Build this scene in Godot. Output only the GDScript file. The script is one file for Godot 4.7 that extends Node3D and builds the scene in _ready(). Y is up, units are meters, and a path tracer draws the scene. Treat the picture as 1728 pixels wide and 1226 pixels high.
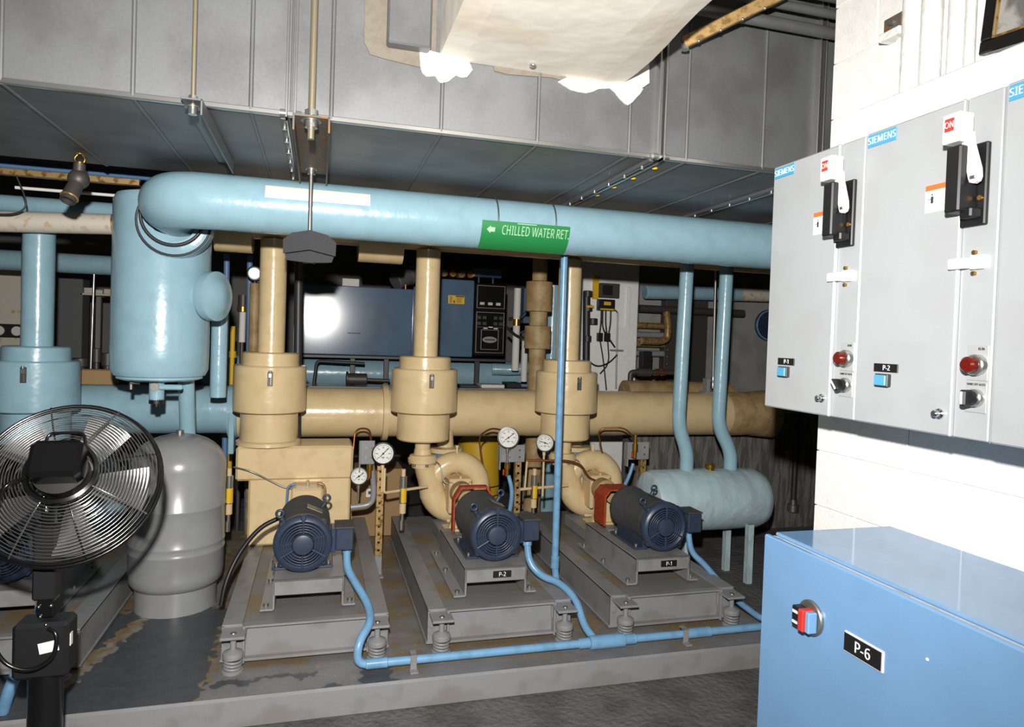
extends Node3D
# Mechanical room: pump row, insulated pipes, sheet-metal duct, starter panels, drum fan.

var M := {}
var off := {}
var font := SystemFont.new()
var shared := {}

# ------------------------------------------------------------------ node helpers
func free_name(parent: Node, called: String) -> String:
	if not parent.has_node(called):
		return called
	var i := 1
	while parent.has_node("%s_%03d" % [called, i]):
		i += 1
	return "%s_%03d" % [called, i]

func tag(o: Node, label: String, category: String, group := "") -> Node:
	o.set_meta("label", label)
	o.set_meta("category", category)
	if group != "":
		o.set_meta("group", group)
	return o

func thing(called: String, label: String, category: String, at: Vector3, group := "", world := true) -> Node3D:
	var o := Node3D.new()
	o.name = free_name(self, called)
	add_child(o)
	o.position = at
	tag(o, label, category, group)
	if world:
		off[o] = -at
	return o

func part(st, called: String, m: Material, parent: Node) -> MeshInstance3D:
	var o := MeshInstance3D.new()
	o.mesh = st.commit() if st is SurfaceTool else st
	o.material_override = m
	o.name = free_name(parent, called)
	parent.add_child(o)
	if off.has(parent):
		o.position = off[parent]
	return o

func solo(st, called: String, m: Material, label: String, category: String, group := "") -> MeshInstance3D:
	var o := part(st, called, m, self)
	tag(o, label, category, group)
	return o

func struct(st, called: String, m: Material) -> MeshInstance3D:
	var o := part(st, called, m, self)
	o.set_meta("kind", "structure")
	return o

func copy(o: Node3D, at: Vector3, label: String, group := "") -> Node3D:
	var c: Node3D = o.duplicate()
	var base := str(o.name).rstrip("0123456789").rstrip("_")
	c.name = free_name(self, base)
	add_child(c)
	c.position = at
	c.set_meta("label", label)
	if group != "":
		c.set_meta("group", group)
	return c

# ------------------------------------------------------------------ mesh helpers
func S() -> SurfaceTool:
	var st := SurfaceTool.new()
	st.begin(Mesh.PRIMITIVE_TRIANGLES)
	return st

func tri(st: SurfaceTool, a: Vector3, b: Vector3, c: Vector3, na: Vector3, nb: Vector3, nc: Vector3) -> void:
	var f := (b - a).cross(c - a)
	if f.dot(na + nb + nc) > 0.0:
		st.set_normal(na); st.add_vertex(a)
		st.set_normal(nc); st.add_vertex(c)
		st.set_normal(nb); st.add_vertex(b)
	else:
		st.set_normal(na); st.add_vertex(a)
		st.set_normal(nb); st.add_vertex(b)
		st.set_normal(nc); st.add_vertex(c)

func quad(st: SurfaceTool, a: Vector3, b: Vector3, c: Vector3, d: Vector3, n: Vector3) -> void:
	tri(st, a, b, c, n, n, n)
	tri(st, a, c, d, n, n, n)

# a quad with picture coordinates: a top-left, b top-right, c bottom-right, d bottom-left
func quad_uv(st: SurfaceTool, a: Vector3, b: Vector3, c: Vector3, d: Vector3, n: Vector3) -> void:
	var p := [a, b, c, d]
	var u := [Vector2(0, 0), Vector2(1, 0), Vector2(1, 1), Vector2(0, 1)]
	var cw := (b - a).cross(c - a).dot(n) < 0.0
	for t in ([[0, 1, 2], [0, 2, 3]] if cw else [[0, 2, 1], [0, 3, 2]]):
		for i in t:
			st.set_normal(n)
			st.set_uv(u[i])
			st.add_vertex(p[i])

# bevelled box, centre c, full size s, optional basis
func box(st: SurfaceTool, c: Vector3, s: Vector3, bv := 0.003, bs := Basis()) -> void:
	var h := s * 0.5
	bv = minf(bv, minf(h.x, minf(h.y, h.z)) * 0.9)
	for ax in 3:
		var u := (ax + 1) % 3
		var v := (ax + 2) % 3
		for sg in [-1.0, 1.0]:
			var n := Vector3.ZERO
			n[ax] = sg
			var q := []
			for k in [[-1, -1], [1, -1], [1, 1], [-1, 1]]:
				var p := Vector3.ZERO
				p[ax] = sg * h[ax]
				p[u] = k[0] * (h[u] - bv)
				p[v] = k[1] * (h[v] - bv)
				q.append(c + bs * p)
			quad(st, q[0], q[1], q[2], q[3], bs * n)
	if bv <= 0.0005:
		return
	for ax in 3:
		var u := (ax + 1) % 3
		var v := (ax + 2) % 3
		for su in [-1.0, 1.0]:
			for sv in [-1.0, 1.0]:
				var n := Vector3.ZERO
				n[u] = su
				n[v] = sv
				n = n.normalized()
				var q := []
				for k in [[-1.0, 0], [1.0, 0], [1.0, 1], [-1.0, 1]]:
					var p := Vector3.ZERO
					p[ax] = k[0] * (h[ax] - bv)
					p[u] = su * (h[u] if k[1] == 0 else h[u] - bv)
					p[v] = sv * (h[v] - bv if k[1] == 0 else h[v])
					q.append(c + bs * p)
				quad(st, q[0], q[1], q[2], q[3], bs * n)
	for sx in [-1.0, 1.0]:
		for sy in [-1.0, 1.0]:
			for sz in [-1.0, 1.0]:
				var n := Vector3(sx, sy, sz).normalized()
				var a := c + bs * Vector3(sx * h.x, sy * (h.y - bv), sz * (h.z - bv))
				var b := c + bs * Vector3(sx * (h.x - bv), sy * h.y, sz * (h.z - bv))
				var d := c + bs * Vector3(sx * (h.x - bv), sy * (h.y - bv), sz * h.z)
				tri(st, a, b, d, bs * n, bs * n, bs * n)

# min-max box
func mbox(st: SurfaceTool, a: Vector3, b: Vector3, bv := 0.003) -> void:
	box(st, (a + b) * 0.5, (b - a).abs(), bv)

func frame_for(d: Vector3) -> Basis:
	var y := d.normalized()
	var r := Vector3(0, 0, 1) if absf(y.z) < 0.9 else Vector3(1, 0, 0)
	var x := y.cross(r).normalized()
	var z := x.cross(y).normalized()
	return Basis(x, y, z)

# turned shape: prof = [Vector2(radius, height)], along local y of bs from origin o
func lathe(st: SurfaceTool, o: Vector3, bs: Basis, prof: Array, segs := 28, a0 := 0.0, a1 := TAU) -> void:
	var n := prof.size()
	var seg_n := []
	for i in n - 1:
		var d: Vector2 = prof[i + 1] - prof[i]
		seg_n.append(Vector2(d.y, -d.x).normalized() if d.length() > 1e-7 else Vector2(1, 0))
	for i in n - 1:
		var n0: Vector2 = seg_n[i]
		var n1: Vector2 = seg_n[i]
		if i > 0 and seg_n[i - 1].dot(seg_n[i]) > 0.75:
			n0 = (seg_n[i - 1] + seg_n[i]).normalized()
		if i < n - 2 and seg_n[i + 1].dot(seg_n[i]) > 0.75:
			n1 = (seg_n[i + 1] + seg_n[i]).normalized()
		var p0: Vector2 = prof[i]
		var p1: Vector2 = prof[i + 1]
		for k in segs:
			var t0 := lerpf(a0, a1, float(k) / segs)
			var t1 := lerpf(a0, a1, float(k + 1) / segs)
			var c0 := Vector3(cos(t0), 0, sin(t0))
			var c1 := Vector3(cos(t1), 0, sin(t1))
			var up := Vector3.UP
			var a := o + bs * (c0 * p0.x + up * p0.y)
			var b := o + bs * (c1 * p0.x + up * p0.y)
			var c := o + bs * (c1 * p1.x + up * p1.y)
			var d := o + bs * (c0 * p1.x + up * p1.y)
			var na := bs * (c0 * n0.x + up * n0.y)
			var nb := bs * (c1 * n0.x + up * n0.y)
			var nc := bs * (c1 * n1.x + up * n1.y)
			var nd := bs * (c0 * n1.x + up * n1.y)
			if p0.x > 1e-6:
				tri(st, a, b, c, na, nb, nc)
			if p1.x > 1e-6:
				tri(st, a, c, d, na, nc, nd)

# closed cylinder from a to b
func cyl(st: SurfaceTool, a: Vector3, b: Vector3, r: float, segs := 20, bv := 0.0, r2 := -1.0) -> void:
	var L := (b - a).length()
	var rr := r if r2 < 0.0 else r2
	var pr := [Vector2(0, 0), Vector2(r - bv, 0)]
	if bv > 0.0:
		pr.append(Vector2(r, bv))
		pr.append(Vector2(rr, L - bv))
	else:
		pr = [Vector2(0, 0), Vector2(r, 0), Vector2(rr, L)]
	if bv > 0.0:
		pr.append(Vector2(rr - bv, L))
	pr.append(Vector2(0, L))
	lathe(st, a, frame_for(b - a), pr, segs)

# round the corners of a polyline
func soft(pts: Array, r: float, steps := 7) -> Array:
	var out := [pts[0]]
	for i in range(1, pts.size() - 1):
		var p: Vector3 = pts[i]
		var a: Vector3 = pts[i - 1] - p
		var b: Vector3 = pts[i + 1] - p
		var ra := minf(r, a.length() * 0.48)
		var rb := minf(r, b.length() * 0.48)
		var s := p + a.normalized() * ra
		var e := p + b.normalized() * rb
		for k in steps + 1:
			var t := float(k) / steps
			out.append(s.lerp(p, t).lerp(p.lerp(e, t), t))
	out.append(pts[-1])
	return out

func tube(st: SurfaceTool, pts: Array, r, segs := 12, caps := true) -> void:
	var n := pts.size()
	var tan := []
	for i in n:
		var d: Vector3 = pts[mini(i + 1, n - 1)] - pts[maxi(i - 1, 0)]
		tan.append(d.normalized())
	var x: Vector3 = frame_for(tan[0]).x
	var rings := []
	var norms := []
	for i in n:
		x = (x - tan[i] * x.dot(tan[i])).normalized()
		var y: Vector3 = tan[i].cross(x)
		var rad: float = r[i] if r is Array else r
		var ring := []
		var nr := []
		for k in segs:
			var t := TAU * k / segs
			var d := x * cos(t) + y * sin(t)
			ring.append(pts[i] + d * rad)
			nr.append(d)
		rings.append(ring)
		norms.append(nr)
	for i in n - 1:
		for k in segs:
			var k2 := (k + 1) % segs
			tri(st, rings[i][k], rings[i][k2], rings[i + 1][k2], norms[i][k], norms[i][k2], norms[i + 1][k2])
			tri(st, rings[i][k], rings[i + 1][k2], rings[i + 1][k], norms[i][k], norms[i + 1][k2], norms[i + 1][k])
	if caps:
		for e in [0, n - 1]:
			var nn: Vector3 = -tan[0] if e == 0 else tan[n - 1]
			for k in segs:
				tri(st, pts[e], rings[e][k], rings[e][(k + 1) % segs], nn, nn, nn)

# extruded outline: pts in the plane of bs.x/bs.y, from o, thickness t along bs.z
func prism(st: SurfaceTool, pts: Array, o: Vector3, bs: Basis, t: float) -> void:
	var p2 := PackedVector2Array(pts)
	var idx := Geometry2D.triangulate_polygon(p2)
	for i in range(0, idx.size(), 3):
		for e in [0.0, t]:
			var v := []
			for j in 3:
				var q: Vector2 = p2[idx[i + j]]
				v.append(o + bs * Vector3(q.x, q.y, e))
			var n: Vector3 = bs.z * (1.0 if (e == t) == (t > 0) else -1.0)
			tri(st, v[0], v[1], v[2], n, n, n)
	var area := 0.0
	for i in p2.size():
		var a := p2[i]
		var b := p2[(i + 1) % p2.size()]
		area += a.x * b.y - b.x * a.y
	for i in p2.size():
		var a := p2[i]
		var b := p2[(i + 1) % p2.size()]
		var d := (b - a).normalized()
		var nn := Vector2(d.y, -d.x) * signf(area)
		var n: Vector3 = bs * Vector3(nn.x, nn.y, 0)
		quad(st, o + bs * Vector3(a.x, a.y, 0), o + bs * Vector3(b.x, b.y, 0), o + bs * Vector3(b.x, b.y, t), o + bs * Vector3(a.x, a.y, t), n)

func torus(st: SurfaceTool, c: Vector3, axis: Vector3, R: float, r: float, seg := 32, seg2 := 8, a0 := 0.0, a1 := TAU) -> void:
	var b := frame_for(axis)
	for i in seg:
		var t0 := lerpf(a0, a1, float(i) / seg)
		var t1 := lerpf(a0, a1, float(i + 1) / seg)
		var d0 := b * Vector3(cos(t0), 0, sin(t0))
		var d1 := b * Vector3(cos(t1), 0, sin(t1))
		for k in seg2:
			var s0 := TAU * k / seg2
			var s1 := TAU * (k + 1) / seg2
			var n00 := d0 * cos(s0) + b.y * sin(s0)
			var n01 := d0 * cos(s1) + b.y * sin(s1)
			var n10 := d1 * cos(s0) + b.y * sin(s0)
			var n11 := d1 * cos(s1) + b.y * sin(s1)
			var c0 := c + d0 * R
			var c1 := c + d1 * R
			tri(st, c0 + n00 * r, c1 + n10 * r, c1 + n11 * r, n00, n10, n11)
			tri(st, c0 + n00 * r, c1 + n11 * r, c0 + n01 * r, n00, n11, n01)

func ball(st: SurfaceTool, c: Vector3, r: float, seg := 14, sc := Vector3.ONE) -> void:
	var rows := seg / 2
	for i in rows:
		for k in seg:
			var v := []
			for e in [[i, k], [i, k + 1], [i + 1, k + 1], [i + 1, k]]:
				var th: float = PI * e[0] / rows
				var ph: float = TAU * e[1] / seg
				v.append(Vector3(sin(th) * cos(ph), cos(th), sin(th) * sin(ph)))
			tri(st, c + v[0] * r * sc, c + v[1] * r * sc, c + v[2] * r * sc, v[0], v[1], v[2])
			tri(st, c + v[0] * r * sc, c + v[2] * r * sc, c + v[3] * r * sc, v[0], v[2], v[3])

func hexnut(st: SurfaceTool, c: Vector3, axis: Vector3, r: float, h: float) -> void:
	cyl(st, c - axis.normalized() * h * 0.5, c + axis.normalized() * h * 0.5, r, 6)

# flat lettering, facing +z of bs, centred at o, letters about h high
func words(parent: Node, text: String, h: float, o: Vector3, bs: Basis, m: Material, wide := 1.0) -> MeshInstance3D:
	var t := TextMesh.new()
	t.font = font
	t.text = text
	t.font_size = 32
	t.pixel_size = h / 23.0
	t.depth = 0.0012
	t.horizontal_alignment = HORIZONTAL_ALIGNMENT_CENTER
	t.vertical_alignment = VERTICAL_ALIGNMENT_CENTER
	var o2 := MeshInstance3D.new()
	o2.mesh = t
	o2.material_override = m
	o2.name = free_name(parent, "lettering")
	parent.add_child(o2)
	o2.transform = Transform3D(Basis(bs.x * wide, bs.y, bs.z), o + (off[parent] if off.has(parent) else Vector3.ZERO))
	return o2

# ------------------------------------------------------------------ materials
func noise_img(sz: int, freq: float, sd: int, oct := 4) -> Image:
	var n := FastNoiseLite.new()
	n.seed = sd
	n.frequency = freq
	n.noise_type = FastNoiseLite.TYPE_SIMPLEX_SMOOTH
	n.fractal_octaves = oct
	return n.get_seamless_image(sz, sz)

func normal_tex(sz: int, freq: float, sd: int, scale: float, oct := 3) -> ImageTexture:
	var im := noise_img(sz, freq, sd, oct)
	im.bump_map_to_normal_map(scale)
	return ImageTexture.create_from_image(im)

# a colour with grain: base mixed with second colour through noise patches
func mottle(a: Color, b: Color, freq: float, sd: int, lo := 0.35, hi := 0.75, grain := 0.03, sz := 256) -> ImageTexture:
	var n1 := noise_img(sz, freq, sd, 5)
	var n2 := noise_img(sz, 0.35, sd + 7, 2)
	var im := Image.create(sz, sz, false, Image.FORMAT_RGB8)
	for y in sz:
		for x in sz:
			var t := smoothstep(lo, hi, n1.get_pixel(x, y).r)
			var g := (n2.get_pixel(x, y).r - 0.5) * 2.0 * grain
			var c := a.lerp(b, t)
			im.set_pixel(x, y, Color(clampf(c.r + g, 0, 1), clampf(c.g + g, 0, 1), clampf(c.b + g, 0, 1)))
	return ImageTexture.create_from_image(im)

func C(r: int, g: int, b: int) -> Color:
	return Color(r / 255.0, g / 255.0, b / 255.0)

func mat(called: String, col: Color, rough := 0.5, metal := 0.0, o := {}) -> StandardMaterial3D:
	var m := StandardMaterial3D.new()
	m.resource_name = called
	m.albedo_color = col
	m.roughness = rough
	m.metallic = metal
	if o.has("tex"):
		m.albedo_texture = o.tex
		m.albedo_color = Color.WHITE
	if o.has("nrm"):
		m.normal_enabled = true
		m.normal_texture = o.nrm
		m.normal_scale = o.get("ns", 0.5)
	if o.has("scale"):
		m.uv1_triplanar = true
		m.uv1_world_triplanar = o.get("world", false)
		m.uv1_scale = Vector3.ONE * o.scale if not (o.scale is Vector3) else o.scale
	if o.has("spec"):
		m.metallic_specular = o.spec
	if o.has("coat"):
		m.clearcoat_enabled = true
		m.clearcoat = o.coat
		m.clearcoat_roughness = o.get("coat_rough", 0.15)
	M[called] = m
	return m

func make_materials() -> void:
	font.font_names = PackedStringArray(["Droid Sans"])
	var lumps := normal_tex(256, 0.02, 3, 6.0)
	var fine := normal_tex(256, 0.09, 5, 4.0)
	mat("blue", C(150, 187, 202), 0.26, 0, {"tex": mottle(C(148, 184, 199), C(142, 177, 191), 0.012, 11, 0.3, 0.8, 0.012), "nrm": lumps, "ns": 0.13, "scale": 2.2})
	mat("pale_blue", C(140, 168, 174), 0.5, 0, {"tex": mottle(C(178, 201, 208), C(168, 188, 194), 0.012, 12, 0.4, 0.8, 0.02), "nrm": lumps, "ns": 0.4, "scale": 1.8})
	mat("tan", C(191, 167, 126), 0.24, 0, {"tex": mottle(C(214, 191, 148), C(206, 182, 138), 0.012, 13, 0.35, 0.85, 0.012), "nrm": lumps, "ns": 0.10, "scale": 2.2})
	mat("tan_dull", C(172, 146, 104), 0.55, 0, {"tex": mottle(C(172, 147, 106), C(150, 122, 82), 0.015, 14, 0.35, 0.75, 0.03), "nrm": lumps, "ns": 0.5, "scale": 1.6})
	mat("tan_smooth", C(206, 182, 140), 0.38)
	mat("galv", C(150, 152, 154), 0.5, 0.45, {"tex": mottle(C(122, 124, 126), C(108, 109, 111), 0.012, 15, 0.25, 0.8, 0.018), "scale": 0.8})
	mat("bright_steel", C(196, 196, 194), 0.28, 0.9)
	mat("zinc", C(150, 148, 142), 0.4, 0.85)
	mat("chrome", C(200, 200, 200), 0.16, 1.0)
	mat("rusty", C(132, 98, 52), 0.65, 0.3, {"tex": mottle(C(98, 95, 90), C(140, 94, 40), 0.03, 17, 0.56, 0.7, 0.04), "scale": 3.0})
	mat("strut_gold", C(168, 138, 88), 0.45, 0.5, {"tex": mottle(C(176, 146, 96), C(120, 88, 46), 0.03, 18, 0.5, 0.8, 0.04), "scale": 3.0})
	mat("skid", C(118, 119, 122), 0.42, 0.0, {"tex": mottle(C(132, 133, 136), C(122, 120, 117), 0.012, 19, 0.45, 0.85, 0.015), "nrm": lumps, "ns": 0.05, "scale": 1.4})
	mat("skid_top", C(92, 92, 94), 0.5, 0.0, {"tex": mottle(C(118, 118, 118), C(124, 108, 82), 0.010, 20, 0.5, 0.8, 0.03), "nrm": lumps, "ns": 0.08, "scale": 1.1, "world": true})
	mat("motor", C(54, 68, 88), 0.36, 0.0, {"tex": mottle(C(45, 58, 79), C(54, 62, 74), 0.02, 21, 0.45, 0.8, 0.015), "scale": 4.0})
	mat("motor_dusty", C(74, 76, 78), 0.62, 0.0, {"tex": mottle(C(58, 62, 68), C(72, 69, 64), 0.012, 22, 0.3, 0.8, 0.02), "scale": 4.0})
	mat("black", C(22, 22, 24), 0.45)
	mat("black_gloss", C(16, 16, 17), 0.2)
	mat("foam", C(62, 63, 66), 0.8, 0, {"nrm": fine, "ns": 0.25, "scale": 4.0})
	mat("rod_steel", C(150, 140, 118), 0.4, 0.6)
	mat("tank_grey", C(104, 106, 109), 0.27, 0, {"tex": mottle(C(140, 142, 145), C(134, 135, 137), 0.01, 23, 0.4, 0.8, 0.008), "scale": 1.5})
	mat("conduit", C(112, 158, 196), 0.3, 0, {"tex": mottle(C(113, 159, 197), C(104, 146, 180), 0.02, 24, 0.4, 0.8, 0.015), "scale": 2.5})
	mat("pipe_blue", C(96, 130, 172), 0.4)
	mat("cabinet", C(118, 160, 204), 0.2, 0, {"tex": mottle(C(110, 150, 191), C(108, 147, 187), 0.01, 25, 0.3, 0.9, 0.008), "scale": 1.5})
	mat("cabinet_top", C(118, 160, 204), 0.08, 0, {"spec": 0.9, "tex": mottle(C(112, 150, 189), C(108, 144, 181), 0.012, 37, 0.4, 0.8, 0.01), "scale": 1.5})
	mat("panel", C(188, 192, 196), 0.3, 0, {"tex": mottle(C(165, 169, 173), C(162, 165, 169), 0.01, 26, 0.4, 0.8, 0.006), "scale": 1.5})
	mat("panel_seam", C(120, 123, 127), 0.5)
	mat("white_paint", C(232, 232, 230), 0.45, 0, {"nrm": lumps, "ns": 0.5, "scale": 4.0})
	mat("white_block", C(233, 233, 230), 0.5, 0, {"tex": mottle(C(242, 242, 240), C(236, 236, 233), 0.02, 27, 0.4, 0.8, 0.012), "nrm": fine, "ns": 0.12, "scale": 3.0})
	mat("white_plastic", C(236, 236, 234), 0.3)
	mat("wrap", C(222, 216, 202), 0.7, 0, {"tex": mottle(C(224, 218, 208), C(214, 203, 184), 0.008, 28, 0.45, 0.9, 0.01), "nrm": lumps, "ns": 0.12, "scale": 1.0})
	mat("sealant", C(238, 237, 233), 0.6, 0, {"nrm": lumps, "ns": 0.6, "scale": 3.0})
	mat("mastic", C(150, 142, 128), 0.8, 0, {"tex": mottle(C(122, 115, 104), C(117, 109, 98), 0.03, 29, 0.4, 0.7, 0.03), "scale": 3.0})
	mat("cream_pipe", C(208, 198, 184), 0.55, 0, {"tex": mottle(C(208, 199, 186), C(186, 160, 116), 0.03, 30, 0.66, 0.8, 0.02), "scale": 1.3})
	mat("concrete_dark", C(70, 70, 70), 0.75, 0, {"tex": mottle(C(98, 98, 98), C(82, 81, 80), 0.015, 31, 0.3, 0.9, 0.04), "nrm": fine, "ns": 0.4, "scale": 1.0, "world": true})
	mat("board_concrete", C(88, 86, 83), 0.8, 0, {"tex": mottle(C(118, 114, 109), C(86, 84, 81), 0.02, 32, 0.35, 0.7, 0.05), "nrm": fine, "ns": 0.5, "scale": Vector3(3.0, 0.5, 3.0), "world": true})
	mat("wall_grey", C(118, 117, 115), 0.8, 0, {"tex": mottle(C(150, 149, 147), C(136, 134, 131), 0.01, 33, 0.4, 0.8, 0.02), "scale": 0.8, "world": true})
	mat("wall_masonry", C(132, 130, 126), 0.9)
	mat("locker_grey", C(96, 98, 100), 0.5)
	mat("ceiling", C(150, 148, 145), 0.9)
	mat("boiler_blue", C(92, 122, 156), 0.14, 0.0, {"tex": mottle(C(88, 111, 136), C(84, 104, 124), 0.01, 34, 0.45, 0.8, 0.01), "scale": 1.0})
	mat("dark_steel", C(62, 62, 64), 0.45, 0.4)
	mat("iron", C(84, 80, 76), 0.5, 0.5)
	mat("orange", C(168, 62, 30), 0.6, 0, {"tex": mottle(C(172, 64, 30), C(148, 50, 22), 0.03, 35, 0.4, 0.7, 0.03), "scale": 4.0})
	mat("sign_green", C(36, 132, 70), 0.45)
	mat("sign_letter", C(172, 214, 178), 0.5)
	mat("lettering_white", C(235, 235, 235), 0.5)
	mat("badge_blue", C(74, 152, 192), 0.4)
	mat("red_print", C(188, 50, 42), 0.4)
	mat("orange_print", C(240, 120, 60), 0.5)
	mat("button_blue", C(80, 156, 196), 0.35)
	mat("lamp_red", C(92, 22, 12), 0.15)
	mat("legend", C(176, 178, 180), 0.25, 0.2)
	mat("brass", C(168, 128, 56), 0.3, 0.85)
	mat("copper", C(160, 100, 62), 0.35, 0.8)
	mat("yellow", C(214, 172, 36), 0.5)
	mat("yellow_tape", C(222, 178, 34), 0.5)
	mat("cardboard", C(150, 122, 84), 0.85)
	mat("paper", C(222, 220, 214), 0.7)
	mat("blade", C(176, 176, 176), 0.3, 0.75)
	mat("wire_chrome", C(146, 146, 146), 0.22, 0.9)
	mat("glass_clear", Color(0.85, 0.88, 0.9, 0.35), 0.05)
	M.glass_clear.transparency = BaseMaterial3D.TRANSPARENCY_ALPHA
	mat("picture", C(150, 150, 146), 0.6, 0, {"tex": mottle(C(168, 167, 162), C(110, 110, 108), 0.02, 36, 0.35, 0.7, 0.04), "scale": 2.0})
	var d := StandardMaterial3D.new()
	d.albedo_texture = dial_tex()
	d.roughness = 0.25
	M.dial = d
	var w := StandardMaterial3D.new()
	w.albedo_texture = warning_tex()
	w.roughness = 0.5
	M.warning = w
	var y := StandardMaterial3D.new()
	y.albedo_texture = caution_tex()
	y.roughness = 0.5
	M.caution = y

func dial_tex() -> ImageTexture:
	var im := Image.create(128, 128, false, Image.FORMAT_RGB8)
	im.fill(Color(0.88, 0.88, 0.86))
	for i in 31:
		var a := deg_to_rad(225.0 - 270.0 * i / 30.0)
		var big := i % 5 == 0
		for s in range(0, 12 if big else 6):
			var r := 56.0 - s
			var px := int(64 + cos(a) * r)
			var py := int(64 - sin(a) * r)
			im.fill_rect(Rect2i(px - 1, py - 1, 2, 2), Color(0.12, 0.12, 0.13))
		if big:
			var q := Vector2(64 + cos(a) * 38, 64 - sin(a) * 38)
			im.fill_rect(Rect2i(int(q.x) - 5, int(q.y) - 3, 4, 6), Color(0.3, 0.3, 0.3))
			im.fill_rect(Rect2i(int(q.x) + 1, int(q.y) - 3, 4, 6), Color(0.3, 0.3, 0.3))
	im.fill_rect(Rect2i(54, 86, 20, 4), Color(0.25, 0.25, 0.28))
	im.fill_rect(Rect2i(58, 93, 12, 3), Color(0.4, 0.4, 0.42))
	return ImageTexture.create_from_image(im)

func warning_tex() -> ImageTexture:
	var im := Image.create(96, 80, false, Image.FORMAT_RGB8)
	im.fill(Color(0.93, 0.93, 0.92))
	im.fill_rect(Rect2i(0, 0, 96, 16), Color(0.93, 0.42, 0.2))
	for r in 8:
		var x := 38
		while x < 90:
			var l := 3 + (x * 7 + r * 13) % 8
			im.fill_rect(Rect2i(x, 22 + r * 7, l, 3), Color(0.72, 0.72, 0.72))
			x += l + 3
	im.fill_rect(Rect2i(18, 34, 8, 20), Color(0.2, 0.2, 0.2))
	im.fill_rect(Rect2i(8, 40, 10, 3), Color(0.5, 0.5, 0.5))
	im.fill_rect(Rect2i(20, 26, 4, 6), Color(0.3, 0.3, 0.3))
	return ImageTexture.create_from_image(im)

func caution_tex() -> ImageTexture:
	var im := Image.create(96, 56, false, Image.FORMAT_RGB8)
	im.fill(Color(0.9, 0.72, 0.12))
	im.fill_rect(Rect2i(44, 2, 50, 8), Color(0.25, 0.2, 0.05))
	for r in 5:
		im.fill_rect(Rect2i(8 + (r % 2) * 3, 8 + r * 9, 14, 4), Color(0.2, 0.16, 0.05))
		im.fill_rect(Rect2i(50, 16 + r * 7, 36 - (r * 5) % 12, 3), Color(0.45, 0.36, 0.08))
	im.fill_rect(Rect2i(32, 34, 8, 16), Color(0.15, 0.12, 0.05))
	return ImageTexture.create_from_image(im)

# ------------------------------------------------------------------ scene
func _ready() -> void:
	var cam := Camera3D.new()
	cam.name = "camera"
	add_child(cam)
	cam.position = Vector3(0, 1.6, 0)
	cam.rotation_degrees = Vector3(-1.156, -15.84, 1.967)
	cam.near = 0.05
	cam.far = 60.0
	cam.set_frustum(0.05 * 1226.0 / 1152.0, Vector2(0, -0.05 * 19.0 / 1152.0), 0.05, 60.0)
	cam.current = true
	var we := WorldEnvironment.new()
	we.name = "environment"
	var e := Environment.new()
	e.background_mode = Environment.BG_COLOR
	e.background_color = Color(0.0, 0.0, 0.0)
	e.tonemap_mode = Environment.TONE_MAPPER_LINEAR
	e.tonemap_exposure = 1.0
	e.sdfgi_enabled = true
	e.ssao_enabled = true
	e.ssil_enabled = true
	we.environment = e
	add_child(we)
	# the photographer's flash, held a little above the lens
	var flash := SpotLight3D.new()
	flash.name = "flash_light"
	add_child(flash)
	flash.position = Vector3(-0.05, 1.9, 0.0)
	flash.rotation_degrees = Vector3(-4.5, -8.0, 0)
	flash.spot_range = 30.0
	flash.spot_attenuation = 2.0
	flash.spot_angle = 66.0
	flash.spot_angle_attenuation = 1.0
	flash.light_energy = 18.8
	flash.light_color = Color(1.0, 0.985, 0.96)
	flash.light_size = 0.03
	flash.shadow_enabled = true
	make_materials()
	build_room()
	build_pad()
	build_duct()
	build_right_wall()
	build_pumps()
	build_pipes()
	build_left()
	build_conduits()
	build_gauges()
	build_back()
	build_fan()

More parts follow.
